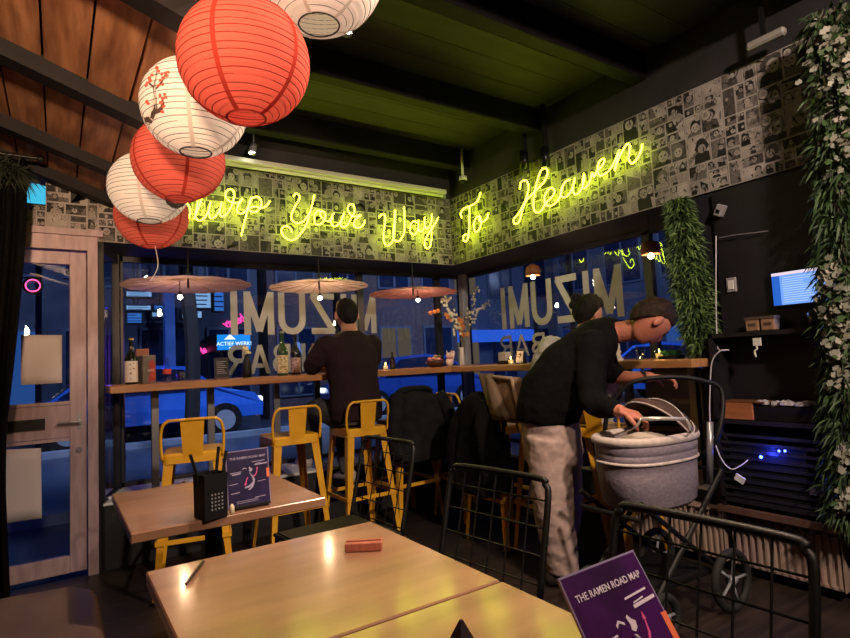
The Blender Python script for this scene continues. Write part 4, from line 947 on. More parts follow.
def hand(b,w,d,nrm,side,s=1.0,curl=.5):
    """w wrist, d pointing direction, nrm back of hand normal, side +1/-1 thumb side"""
    d=d.normalized(); nrm=(nrm-d*nrm.dot(d)).normalized(); r=d.cross(nrm).normalized()*side
    loft(b,[(w-d*.01*s,r,.026*s,nrm,.019*s),(w+d*.02*s,r,.031*s,nrm,.018*s),(w+d*.055*s,r,.041*s,nrm,.015*s),(w+d*.09*s,r,.042*s,nrm,.013*s)],16)
    for k,(o,L_) in enumerate(((.031,.070),(.010,.080),(-.011,.074),(-.031,.058))):
        p=w+d*.080*s+r*o*s; P=[p]; dd=d.copy(); ax=r
        for q,f in ((0,.45),(1,.32),(2,.25)):
            ang=curl*(.5+.5*q)+.1*k*curl; dd=(dd*math.cos(ang*.7)-nrm*math.sin(ang*.7)).normalized() if q==0 else (dd*math.cos(ang*.7)+dd.cross(ax*side)*math.sin(ang*.7)*(1 if (dd.cross(ax*side)).dot(nrm)<0 else -1)).normalized()
            P.append(P[-1]+dd*L_*f*s*1.05)
        capsule(b,P,[.0098*s,.009*s,.0082*s,.007*s],10)
    p=w+d*.025*s+r*.026*s; P=[p,p+(d*.5+r*.75-nrm*.25).normalized()*.035*s,p+(d*.8+r*.65-nrm*.5).normalized()*.062*s,p+(d*1+r*.5-nrm*.8).normalized()*.080*s]
    capsule(b,P,[.014*s,.012*s,.010*s,.008*s],10)
def finish(b,name,m,t,vox=.007,smooth=6,wr=0,wsc=.08):
    o=b.build(name,m,t,True); md=o.modifiers.new('r','REMESH'); md.mode='VOXEL'; md.voxel_size=vox; md.use_smooth_shade=True
    md=o.modifiers.new('s','SMOOTH'); md.factor=.5; md.iterations=smooth
    if wr:
        tx=bpy.data.textures.new('folds','CLOUDS'); tx.noise_scale=wsc; md=o.modifiers.new('d','DISPLACE'); md.texture=tx; md.strength=wr; md.mid_level=.5; md.texture_coords='LOCAL'
    return o
M_hairb=mat('black_hair','0e0c0b',.75,spec=.2,c2='1d1815',scale=40,stretch=(1,1,.3),bump=.5)
M_hairn=mat('dark_brown_hair','1a120e',.75,spec=.2,c2='33241a',scale=40,bump=.5)
def iv(dx,dy,dz=0): return (RT*dx-UP*dy+FW*dz)      # image right, image down, away
# ---------------------------------------------------------------- bending man
D0=3.0
t=thing('person','man in black sweater and pale trousers bending over the stroller','person',(-.87,-1.94,0))
hc=atd(651,321,2.80); f_=iv(.60,.80,.12); u_=iv(.80,-.60,.05)
b=MB(); rr_,ff_,uu_=head(b,hc,f_,u_,1.02)
hc_=hc
capsule(b,[atd(606,334,2.92),atd(622,332,2.88),atd(640,328,2.83)],[.062,.056,.056])
# torso under the clothes, legs
loft(b,[(atd(x,y,D0),iv(*a).normalized(),w,FW,d) for x,y,a,w,d in ((551,432,(1,0),.12,.15),(556,395,(1,.2),.11,.14),(570,365,(.8,.5),.115,.16),(590,344,(.65,.75),.10,.17),(606,334,(.5,.85),.07,.10))])
legs=[([(549,432,2.93),(553,505,2.90),(562,566,2.90)],1),([(556,432,3.09),(565,500,3.12),(556,556,3.15)],-1)]
for L_,_ in legs: capsule(b,[atd(*q) for q in L_],[.085,.055,.042])
# arms
nA=[atd(596,345,2.78),atd(594,398,2.70),atd(620,411,2.52)]; fA=[atd(606,350,3.12),atd(612,375,3.06),atd(650,377,2.86)]
capsule(b,nA,[.052,.040,.030]); capsule(b,fA,[.052,.042,.027])
hand(b,atd(620,411,2.50),iv(.98,.25,-.05),iv(.3,-.9,-.3),1,1.0,.75)
hand(b,atd(650,377,2.86),iv(1,.05,-.1),iv(0,-1,.1),-1,1.0,.7)
finish(b,'body',M_skin,t,.006,3)
hair(t,hc_,rr_,ff_,uu_,M_hairn,1.02,.42,.0,-.085,.013,3)
face_bits(t,hc_,rr_,ff_,uu_,1.02)
b=MB()
sp=[(547,420,(1,.02),.165,.185),(550,405,(1,.08),.178,.20),(557,385,(.96,.25),.175,.205),(571,366,(.85,.5),.165,.215),(589,350,(.68,.72),.138,.222),(602,337,(.5,.86),.105,.19),(611,330,(.3,.95),.078,.11),(618,330,(.2,.98),.066,.068)]
loft(b,[(atd(x,y,D0-.02*i/3),iv(*a).normalized(),w,FW,d) for i,(x,y,a,w,d) in enumerate(sp)],28)
capsule(b,[atd(592,346,2.80),atd(592,398,2.70),atd(612,408,2.56)],[.085,.068,.050])
capsule(b,[atd(602,350,3.10),atd(609,371,3.06),atd(616,373,3.02)],[.075,.062,.052])
finish(b,'sweater',mat('black_sweater_knit','0b0b0d',.9,spec=.08,c2='101012',scale=60,bump=.15),t,.009,6,.018,.10)
b=MB()
loft(b,[(atd(x,y,D0),iv(1,.05).normalized(),w,FW,d) for x,y,w,d in ((549,410,.150,.17),(550,425,.158,.18),(552,445,.160,.18),(553,462,.155,.17))],24)
for L_,s_ in legs:
    P=smooth_path([atd(*q) for q in ((L_[0][0],436,L_[0][2]),)+((L_[1]),)+((L_[2]),)],5); n=len(P)
    rs=[]
    for i,p in enumerate(P):
        u=i/(n-1); w=.128-.042*u; rs.append((p,iv(1,.05).normalized(),w*(1 if s_>0 else .92),FW,w*.95))
    loft(b,rs+[(P[-1]+Vector((0,0,-.03)),iv(1,.05).normalized(),.083,FW,.08)],24)
finish(b,'trousers',mat('pale_beige_trousers','9c8782',.8,c2='a9948d',scale=20,bump=.25),t,.009,8,.016,.06)
for (x,y,d) in ((566,585,2.88),(560,571,3.13)):
    p=atd(x,y,d); p.z=0; fx=iv(1,0,-.15); fx.z=0; fx.normalize(); fy=Vector((-fx.y,fx.x,0)); b=MB()
    loft(b,[(p+fx*q+Vector((0,0,h/2+.004)),fy,w,Vector((0,0,1)),h/2) for q,w,h in ((-.10,.03,.07),(-.07,.04,.10),(0,.042,.10),(.08,.048,.065),(.14,.042,.05),(.17,.02,.035))],16)
    b.build('shoe',mat('dark_shoe','26211f',.6),t,True)
p=atd(643,376,2.88); b=MB(); b.tube([p+iv(0,1)*.034*math.cos(a)+FW*.034*math.sin(a) for a in [2*PI*k/20 for k in range(20)]],.005,n=6,closed=True); b.build('wristband',M_blackm,t)
# ---------------------------------------------------------------- seated man (back view)
t=thing('person','man in dark brown sweater seated at the counter with his back to the room','person',(-1.27,-.46,.76))
F2=Vector((-.10,1,0)).normalized(); R2=Vector((F2.y,-F2.x,0)); Z=Vector((0,0,1)); c0=Vector((-1.27,-.435,0))
def q2(r,f,z): return c0+R2*r+F2*f+Z*z
b=MB(); hd=q2(.035,.13,1.565); rr_,ff_,uu_=head(b,hd,Vector((.15,.99,-.10)),Z,1.03)
capsule(b,[q2(.02,.06,1.40),q2(.03,.10,1.49)],[.062,.058])
loft(b,[(q2(.0,f,z),R2,w,F2,d) for f,z,w,d in ((0,.82,.15,.11),(0,1.0,.13,.10),(.03,1.2,.15,.10),(.05,1.34,.17,.09),(.06,1.41,.09,.07))])
capsule(b,[q2(-.19,.06,1.35),q2(-.25,.16,1.20),q2(-.10,.36,1.19)],[.05,.042,.03]); capsule(b,[q2(.22,.06,1.35),q2(.25,.18,1.20),q2(.08,.37,1.19)],[.05,.042,.03])
hand(b,q2(-.10,.36,1.185),R2*.6+F2*.7,Z,1,1,.4); hand(b,q2(.08,.37,1.185),-R2*.6+F2*.7,Z,-1,1,.4)
kl=[q2(-.09,.04,.83),Vector((-1.46,-.10,.86)),Vector((-1.42,.16,.50))]; kr=[q2(.09,.04,.83),Vector((-1.20,-.06,.82)),Vector((-1.24,-.19,.42))]
capsule(b,kl,[.08,.058,.042]); capsule(b,kr,[.08,.058,.042])
finish(b,'body',M_skin2,t,.0065,3)
hair(t,hd,rr_,ff_,uu_,M_hairb,1.03,.55,-.01,-.088,.014,5); face_bits(t,hd,rr_,ff_,uu_,1.03)
b=MB()
loft(b,[(q2(x,f,z),R2,w,F2,d) for x,f,z,w,d in ((0,-.01,.80,.195,.145),(0,-.02,.90,.20,.15),(0,-.0,1.05,.19,.14),(0,.02,1.2,.205,.14),(0.005,.05,1.32,.222,.125),(.01,.06,1.39,.17,.105),(.02,.07,1.435,.09,.08),(.025,.08,1.45,.066,.068))],28)
capsule(b,[q2(-.185,.06,1.34),q2(-.25,.15,1.205),q2(-.14,.33,1.195)],[.083,.066,.045]); capsule(b,[q2(.20,.06,1.34),q2(.255,.17,1.205),q2(.12,.33,1.195)],[.083,.066,.045])
finish(b,'sweater',mat('dark_brown_sweater','2a1f23',.9,spec=.1,c2='2c2124',scale=50,bump=.15),t,.010,6,.016,.10)
b=MB(); capsule(b,kl,[.10,.078,.058],16); capsule(b,kr,[.10,.078,.058],16); loft(b,[(q2(0,f,z),R2,w,F2,d) for f,z,w,d in ((0,.775,.17,.12),(0,.82,.18,.14),(0,.90,.17,.13))],20)
finish(b,'trousers',mat('slate_trousers','3a3d45',.8,c2='474a52',scale=20,bump=.2),t,.010,5,.02,.08)
for p,fz in ((Vector((-1.42,.19,.412)),Vector((0,1,0))),(Vector((-1.24,-.20,.325)),Vector((-.2,1,0)).normalized())):
    fy=Vector((-fz.y,fz.x,0)); b=MB(); loft(b,[(p+fz*q+Vector((0,0,h/2+.002)),fy,w,Z,h/2) for q,w,h in ((-.08,.03,.08),(-.04,.038,.11),(.03,.04,.09),(.11,.045,.06),(.16,.03,.04))],16); b.build('shoe',mat('pale_sneaker','b9b4b0',.6),t,True)
# ---------------------------------------------------------------- woman with bun behind the bending man
t=thing('person','woman with black hair bun in a fluffy white jacket, behind the bending man','person',(-.30,-1.80,.76))
dw=3.62; hd=atd(588,313,dw); b=MB(); rr_,ff_,uu_=head(b,hd,iv(.75,.35,.5),iv(.2,-1,0),.97)
capsule(b,[atd(582,334,dw),atd(586,324,dw)],[.05,.048])
loft(b,[(atd(x,y,dw),RT,w,FW,d) for x,y,w,d in ((588,428,.14,.12),(586,395,.12,.10),(582,360,.15,.10),(582,340,.13,.08))])
arml=[atd(552,350,dw),atd(545,378,dw+.02),atd(572,372,dw+.28)]; armr=[atd(606,350,dw),atd(612,382,dw),atd(604,368,dw+.28)]
capsule(b,arml,[.042,.036,.024]); capsule(b,armr,[.042,.036,.024]); hand(b,arml[2],FW,Z,1,.9,.4); hand(b,armr[2],FW,Z,-1,.9,.4)
capsule(b,[atd(578,432,dw),atd(586,428,dw+.30),atd(588,470,dw+.30)],[.075,.055,.04]); capsule(b,[atd(598,432,dw),atd(606,428,dw+.30),atd(606,470,dw+.30)],[.075,.055,.04])
finish(b,'body',mat('woman_skin','b98974',.5),t,.0065,3)
hair(t,hd,rr_,ff_,uu_,M_hairb,.97,.50,-.05,-.10,.020,8); face_bits(t,hd,rr_,ff_,uu_,.97)
b=MB(); b.ball(atd(577,299,dw+.02),.042,14,(1,1,.9)); b.ball(atd(573,305,dw),.03,10); o=b.build('hair_bun',M_hairb,t,True)
b=MB(); loft(b,[(atd(x,y,dw),RT,w,FW,d) for x,y,w,d in ((587,425,.17,.15),(585,395,.18,.16),(582,365,.205,.17),(580,348,.19,.15),(582,338,.12,.11),(583,332,.07,.07))],24)
capsule(b,arml,[.10,.095,.06]); capsule(b,armr,[.09,.08,.06])
finish(b,'jacket',mat('fluffy_white_fleece','bdb8b4',.95,c2='9d9894',scale=25,bump=.6,sheen=.4),t,.012,3,.035,.035)
b=MB(); capsule(b,[atd(578,432,dw),atd(586,428,dw+.30),atd(588,470,dw+.30)],[.09,.068,.05]); capsule(b,[atd(598,432,dw),atd(606,428,dw+.30),atd(606,470,dw+.30)],[.09,.068,.05])
finish(b,'trousers',mat('dark_trousers','22232a',.8),t,.010,5)
# ================================================================= stroller
M_gf=mat('grey_stroller_fabric','7f7683',.85,c2='8e8593',scale=60,bump=.25); M_gl=mat('pale_stroller_trim','bdb2ae',.7,c2='aca19e',scale=40); M_bh=mat('brown_hood_fabric','3d2b26',.85,c2='4a352d',scale=40,bump=.2)
cs=atd(648,470,2.60); cs.z=0
t=thing('stroller','baby stroller with grey carrycot and folded brown hood','stroller',cs)
ux_=(RT*.86+FW*.5); ux_.z=0; ux_.normalize(); uy_=Vector((-ux_.y,ux_.x,0))
def el(z,a,c_,n=36,off=0): return [cs+ux_*(a*abs(math.cos(q))**.8*(1 if math.cos(q)>0 else -1)+off)+uy_*(c_*abs(math.sin(q))**.8*(1 if math.sin(q)>0 else -1))+Z*z for q in [2*PI*j/n for j in range(n)]]
b=MB(); A_,B_=.262,.17
b.rings([el(.50,A_*.5,B_*.6),el(.495,A_*.80,B_*.85),el(.515,A_*.90,B_*.93),el(.56,A_*.93,B_*.95),el(.565,A_*.95,B_*.97),el(.66,A_*.965,B_*.98),el(.70,A_*.97,B_*.985),el(.702,A_*.985,B_),el(.735,A_*.99,B_*1.01),el(.74,A_*.98,B_),el(.742,A_*.99,B_*1.02),el(.765,A_,B_*1.03),el(.79,A_*.98,B_*.98),el(.79,A_*.90,B_*.88),el(.58,A_*.85,B_*.83),el(.56,A_*.5,B_*.5)]); b.build('carrycot',M_gf,t,True)
b=MB(); b.tube(el(.798,A_*.975,B_*.97),.021,n=10,closed=True); b.build('rim_padding',M_gl,t,True)
b=MB(); b.tube(el(.703,A_*.988,B_*1.005),.007,n=8,closed=True); b.build('piping',M_gl,t,True)
b=MB(); n=14; vs=[]
for i in range(n+1):
    for j in range(n+1):
        a=-1+2*i/n; c_=-1+2*j/n; vs.append(cs+ux_*(a*A_*.84*math.sqrt(1-c_*c_/2))+uy_*(c_*B_*.80*math.sqrt(1-a*a/2))+Z*(.76+.03*math.cos(a*3)*math.cos(c_*2)+.008*math.sin(7*a+4*c_)))
b.add(vs,[(i*(n+1)+j,i*(n+1)+j+1,(i+1)*(n+1)+j+1,(i+1)*(n+1)+j) for i in range(n) for j in range(n)]); o=b.build('blanket',mat('off_white_blanket','c4b8ae',.9,c2='b3a698',scale=30,bump=.3),t,True); o.modifiers.new('s','SOLIDIFY').thickness=.02
# hood: folded fan of arches at the right end
b=MB(); rs=[]
hx=.10
for k in range(9):
    ph=math.radians(-8+13*k); rs.append([cs+ux_*(hx+ (A_*1.0-hx)*math.sin(q)*math.cos(ph)*1.0 - .16*math.sin(q)*math.sin(ph)*(0.8))+uy_*(B_*1.0*math.cos(q))+Z*(.80+.165*math.sin(q)*math.sin(ph+.15)+(.012 if k%2 else -.004)*math.sin(q)) for q in [PI*j/18 for j in range(19)]])
vs=[p for r in rs for p in r]; b.add(vs,[(i*19+j,i*19+j+1,(i+1)*19+j+1,(i+1)*19+j) for i in range(8) for j in range(18)]); o=b.build('hood',M_bh,t,True); o.modifiers.new('s','SOLIDIFY').thickness=.008
for k in (2,5,8):
    b=MB(); b.tube([p+Z*.004 for p in rs[k]],.0035,n=6); b.build('hood_rib',M_gl,t)
P=[atd(641,419,2.42),atd(660,418.5,2.42),atd(686,419,2.42)]; b=MB(); b.tube(P,.0085,n=10); b.tube(smooth_path([P[2],atd(692,430,2.44),cs+ux_*.235+uy_*-.05+Z*.80],5),.005,n=6); b.tube(smooth_path([P[0],atd(634,428,2.45),cs-ux_*.12+uy_*.10+Z*.80],5),.005,n=6); b.build('carry_handle',mat('brushed_white_metal','cfcac6',.3,.5),t,True)
P=smooth_path([atd(604,440,2.80),atd(608,412,2.80),atd(622,390,2.78),atd(640,380,2.75),atd(672,377,2.72),atd(700,380,2.70),atd(722,392,2.68),atd(716,440,2.62),cs+ux_*.30+Z*.62],6); b=MB(); b.tube(P,.0115,n=8); b.build('push_handle',M_blackm,t,True)
b=MB(); b.tube([atd(710,422,2.58),atd(710,484,2.58)],.014,n=12); b.build('side_tube',mat('brushed_grey_tube','8f9096',.3,.6),t,True)
for s_ in (-1,1):
    b=MB(); yo=uy_*(s_*.17); b.tube([cs+ux_*.30+yo+Z*.62,cs-ux_*.22+yo+Z*.16],.012,n=8); b.tube([cs-ux_*.27+yo+Z*.56,cs+ux_*.26+yo+Z*.16],.012,n=8); b.build('frame_tube',M_blackm,t)
b=MB(); b.box((-.22,-.15,.17),(.20,.15,.185),M=Matrix(((ux_.x,uy_.x,0,cs.x),(ux_.y,uy_.y,0,cs.y),(0,0,1,0),(0,0,0,1)))); b.build('basket',M_blackm,t)
for a_,z_ in ((-.22,.16),(.26,.16),(.30,.62),(-.27,.49)):
    b=MB(); b.tube([cs+ux_*a_-uy_*.17+Z*z_,cs+ux_*a_+uy_*.17+Z*z_],.01,n=8); b.build('cross_tube',M_blackm,t)
for (a,r) in ((-.22,.10),(.26,.14)):
    for s_ in (-1,1):
        w=cs+ux_*a+uy_*(s_*.20)+Z*(r+.001); b=MB(); b.tube([w+ux_*((r-.018)*math.cos(q))+Z*((r-.018)*math.sin(q)) for q in [2*PI*k/28 for k in range(28)]],.018,n=8,closed=True); b.mi=1
        for k in range(5): q=2*PI*k/5; b.tube([w,w+ux_*((r-.03)*math.cos(q))+Z*((r-.03)*math.sin(q))],.007,n=6)
        b.cyl(w-uy_*.02,w+uy_*.02,.02,n=12); b.build('wheel',[mat('rubber_tyre','151515',.8),M_lframe],t,True)
# ================================================================= radiators, niche, plants
M_rad=mat('cream_radiator_enamel','a08c82',.45,c2='93807a',scale=6)
def radiator(y0,y1,label):
    t=thing('radiator',label,'radiator',(-.05,(y0+y1)/2,.06),group='panel radiators under the right wall'); b=MB(); n=int((y1-y0)/.033)
    for k in range(n):
        y=y0+(y1-y0)*(k+.5)/n; h=(y1-y0)/n*.5
        pts=[(-.070,y-h),(-.070,y-h*.55),(-.084,y-h*.3),(-.084,y+h*.3),(-.070,y+h*.55),(-.070,y+h),(-.05,y+h),(-.05,y-h)]
        b.prism([(x,yy,.07) for x,yy in pts],(0,0,.235))
    b.box((-.078,y0,.295),(-.05,y1,.315)); b.box((-.078,y0,.06),(-.05,y1,.075)); b.build('ribbed_panel',M_rad,t)
    b=MB(); b.box((-.088,y0-.004,.315),(-.012,y1+.004,.325)); b.box((-.088,y0-.004,.06),(-.012,y0,.325)); b.box((-.088,y1,.06),(-.012,y1+.004,.325)); b.build('top_grille',M_rad,t)
    b=MB(); 
    for k in range(int((y1-y0)/.05)): y=y0+.03+.05*k; b.box((-.0895,y,.300),(-.0705,y+.022,.306))
    b.build('air_slots',M_blackm,t)
    return t
r1=radiator(-2.94,-2.45,'cream ribbed radiator at the far right, clear of the stroller'); r2=radiator(-2.40,-1.70,'cream ribbed radiator mostly hidden behind the stroller')
b=MB(); b.tube([(-.05,-2.945,.28),(-.05,-3.0,.28),(-.05,-3.0,.02)],.008,n=8); b.cyl((-.05,-2.96,.28),(-.05,-3.03,.28),.019,n=12); b.build('valve',mat('white_valve','c9c2ba',.4),r1,True)
# black shelving with brown base board
t=thing('shelf_unit','black open shelving holding the screen, boxes and wiring at the right wall','shelf',(-.02,-2.75,.36))
b=MB(); ya_,yb_=-3.42,-2.445
for z in (.40,.80,1.245): b.box((-.16,ya_,z),(.015,yb_,z+.022))
b.box((.0,ya_,.36),(.015,yb_,2.05)); b.box((-.16,yb_-.02,.36),(.0,yb_,1.267)); b.box((-.16,-3.06,.36),(.0,-3.04,1.267)); b.build('frame',mat('black_shelf_board','131217',.5,c2='1a181e',scale=5),t)
b=MB(); b.box((-.17,ya_,.345),(.0,yb_+.02,.375)); b.build('base_board',mat('brown_base_board','4a342c',.55,c2='5a4034',scale=5),t)
b=MB()
for k in range(9): b.box((-.158,-2.98+.0,.43+.038*k),(-.152,-2.46,.445+.038*k))
b.build('rack_front',mat('rack_grey','1b1b22',.45),t)
def nx(px,py,x=-.05): return at(px,py,'x',x)
# leds
M_led=emat('blue_led','2a3cff',30)
t2=thing('amplifier','black rack device with glowing blue lights on the lower shelf','amplifier',(-.1,-2.68,.42))
b=MB(); b.box((-.15,-2.86,.424),(-.01,-2.50,.70),bev=.004); b.build('case',M_blackm,t2)
b=MB()
for px,py,r in ((761,457,.008),(779,451,.006),(785,451,.006)): c=nx(px,py,-.153); b.ball(c,r,8)
b.build('blue_lights',M_led,t2,True)
light('led_glow','POINT',nx(765,455,-.20),.8,'3040ff',.01)
p=nx(817,492,-.162); b=MB(); b.box(p+Vector((0,-.03,-.018)),p+Vector((.004,.03,.018))); tag(b.build('rating_plate',mat('grey_plate','5a5a60',.6,c2='2c2c30',scale=120)),'small grey printed plate low on the black shelving','plate')
# screen
a=nx(771,274,-.04); bq=nx(836,264,-.04); c_=nx(773,306,-.04); t=thing('monitor','lit blue computer screen on the wall shelf, partly behind the ivy','monitor',(-.04,(a.y+bq.y)/2,c_.z))
z1,z0=a.z,c_.z
b=MB(); b.box((-.038,bq.y-.005,z0-.012),(-.010,a.y+.005,z1+.010),bev=.003); b.box((-.03,(a.y+bq.y)/2-.03,1.267),(-.01,(a.y+bq.y)/2+.03,z0)); b.build('bezel',M_blackm,t)
b=MB(); q=lambda u,v:Vector((-.0395,a.y+(bq.y-a.y)*u,z1+(z0-z1)*v))
def sq(u0,v0,u1,v1,o=0): b.add([q(u0,v0)+Vector((-o,0,0)),q(u1,v0)+Vector((-o,0,0)),q(u1,v1)+Vector((-o,0,0)),q(u0,v1)+Vector((-o,0,0))],[(0,1,2,3)])
sq(0,0,1,1); b.mi=1; sq(0,0,1,.09,.0004); b.mi=2; sq(0,.09,.13,1,.0004); b.mi=3; rd=random.Random(2)
for k in range(12): v=.16+.068*k; sq(.17,v,.17+rd.uniform(.3,.75),v+.018,.0004)
b.build('screen',[emat('screen_blue','6f9bf0',1.0),emat('screen_bar','dcc9dc',1.0),emat('screen_side','2a63c4',.9),emat('screen_text','b4ccff',1.0)],t)
light('screen_glow','AREA',(-.06,(a.y+bq.y)/2,(z0+z1)/2),.8,'7fa6ff',.2,to=(-1,(a.y+bq.y)/2,1.3))
for px,l in ((755,'small brown paper bag on the shelf, left of its twin'),(770.5,'small brown paper bag on the shelf, nearer the blue screen')):
    c=nx(px,328,-.09); c.z=1.268; t=thing('paper_bag',l,'paper bag',c,group='small brown bags on the shelf'); b=MB(); b.box(c+Vector((-.03,-.032,0)),c+Vector((.03,.032,.062)),bev=.004); b.build('bag',mat('kraft_paper','8a6a52',.8),t)
    b=MB(); b.box(c+Vector((-.033,-.035,.058)),c+Vector((.033,.035,.072))); b.build('folded_top',mat('dark_brown_top','4b382e',.8),t)
    b=MB(); b.box(c+Vector((-.0315,-.018,.025)),c+Vector((-.030,.018,.04))); b.build('stamp',mat('bag_ink','4a342a',.8),t)
c=nx(814,318,-.09); c.z=1.268; b=MB(); b.lathe([(.022,0),(.026,.07),(.02,.07),(.018,.004)],c,n=16); tag(b.build('metal_cup',mat('tarnished_cup','5c5046',.35,.7),smooth=True),'dull metal cup on the shelf below the blue screen','cup')
c=nx(757,345,-.165); b=MB(); t=thing('wall_plug','white plug hanging below the shelf of brown bags','plug',c); b.box(c+Vector((-.0,-.02,-.005)),c+Vector((.006,.02,.035)),bev=.002); b.build('body',mat('white_plastic','d5d6d0',.4),t)
b=MB(); b.tube(smooth_path([c+Vector((-.004,0,-.005)),c+Vector((-.004,.0,-.02)),c+Vector((-.004,.012,-.03)),c+Vector((-.004,.008,-.06))],4),.005,n=6); b.build('cable_stub',MATS['white_plastic'],t,True)
# wooden box
c=nx(744,416,-.10); c.z=.823; t=thing('wooden_box','light wooden box on the middle shelf','box',c); b=MB(); b.box(c+Vector((-.06,-.075,0)),c+Vector((.06,.075,.088)),bev=.003); b.build('body',mat('warm_plywood','a8683c',.5,c2='8d5530',scale=5,stretch=(1,1,6)),t)
b=MB(); b.box(c+Vector((-.062,-.13,.088)),c+Vector((.062,.078,.093))); b.build('lid',mat('lid_wood','6d452a',.5),t)
rd=random.Random(8)
b=MB()
for k in range(26):
    y=rd.uniform(-2.90,-2.66); c=Vector((-.10+rd.uniform(-.04,.04),y,.82)); r=rd.uniform(.012,.024)
    b.ball(c+Vector((0,0,r*.7+.075)),r,7,(1,1,.7),M=None)
o=b.build('crumpled_tissues',[mat('white_tissue','b8b4bc',.9,c2='8f8c96',scale=40)],None); tag(o,'heap of crumpled white tissues along the middle shelf','tissues',kind='stuff')
c=nx(740,478,-.165); b=MB(); t=thing('power_adapter','white power adapter on the black shelving beside the stroller','adapter',c); M=Matrix.Translation(c)@Matrix.Rotation(.5,4,'X'); b.box((-.012,-.028,-.02),(.0,.022,.016),M=M,bev=.003); b.build('body',MATS['white_plastic'],t)
# white cable
P=[nx(716,236,-.06),nx(716,300,-.06),nx(717,338,-.08),nx(719,350,-.13),nx(729,350,-.17),nx(720,351,-.2),nx(712,362,-.2),nx(710,390,-.2),nx(710,420,-.2),nx(714,440,-.2),nx(722,460,-.2),nx(731,469,-.2),nx(740,466,-.18),nx(748,460,-.16)]
b=MB(); b.tube(smooth_path(P,5),.0032,n=6); tag(b.build('white_cable',mat('white_cable_rubber','d0cdd4',.5),smooth=True),'thin white cable looping down the wall beside the stroller','cable')
P=[nx(719,238,-.02),nx(735,235,-.03),nx(752,233,-.03),nx(768,231,-.02)]; b=MB(); b.tube(smooth_path(P,4),.003,n=6); tag(b.build('grey_cable',mat('grey_cable_rubber','77757c',.5)),'grey cable running level along the dark wall above the switch','cable')
c=nx(720,210,-.02); t=thing('wall_sensor','small white box sensor high beside the garland','sensor',c); b=MB(); M=Matrix.Translation(c)@Matrix.Rotation(.5,4,'X'); b.box((-.02,-.025,-.035),(.02,.02,.03),M=M,bev=.005); b.build('body',mat('grey_white_plastic','8c8a90',.5),t); b=MB(); b.box((-.022,-.012,-.02),(-.019,.01,.0),M=M); b.build('lens',M_blackm,t)
c=nx(732,285,.0); t=thing('light_switch','white light switch on the dark wall between garland and screen','switch',c); b=MB(); b.box(c+Vector((-.012,-.026,-.040)),c+Vector((.015,.026,.040)),bev=.004); b.build('plate',MATS['grey_white_plastic'],t); b=MB(); b.box(c+Vector((-.016,-.016,-.025)),c+Vector((-.010,.016,.025)),bev=.002); b.build('rocker',MATS['white_plastic'],t)
# grey panel standing below the right counter
c0_=at(652,440,'x',.20); c1_=at(712,440,'x',.20); b=MB(); t=thing('storage_panel','pale grey storage box standing on the ledge below the right counter','box',(.25,(c0_.y+c1_.y)/2,.41))
b.box((.16,c1_.y,.412),(.40,c0_.y,1.07),bev=.012); b.build('body',mat('pale_grey_panel','83868c',.55,c2='74777d',scale=3),t); b=MB(); b.box((.15,c1_.y+.08,.86),(.16,c0_.y-.08,.89),bev=.003); b.build('handle_slot',mat('pale_slot','a8a896',.4),t)
# papers on the ledge
rd=random.Random(21)
for i in range(13):
    x=-2.72+.21*i if i<12 else -.9; y=rd.uniform(.05,.3); w=rd.uniform(.06,.12); a=rd.uniform(-.6,.6); b=MB(); n=5; vs=[]
    for k in range(n+1):
        for j in range(n+1): vs.append(Matrix.Translation((x,y,.412))@Matrix.Rotation(a,4,'Z')@Vector((w*(k/n-.5)*1.4,w*(j/n-.5),.004+.028*abs(noise.noise(Vector((k*.7+i*3,j*.7,i)))))))
    b.add(vs,[(k*(n+1)+j,k*(n+1)+j+1,(k+1)*(n+1)+j+1,(k+1)*(n+1)+j) for k in range(n) for j in range(n)]); o=b.build('leaflet',mat('glossy_leaflet','eef0f0',.5,c2='b06a5e',scale=18,lo=.58,hi=.62)); tag(o,'crumpled printed leaflet lying on the white window ledge','leaflet','leaflets strewn along the window ledge')
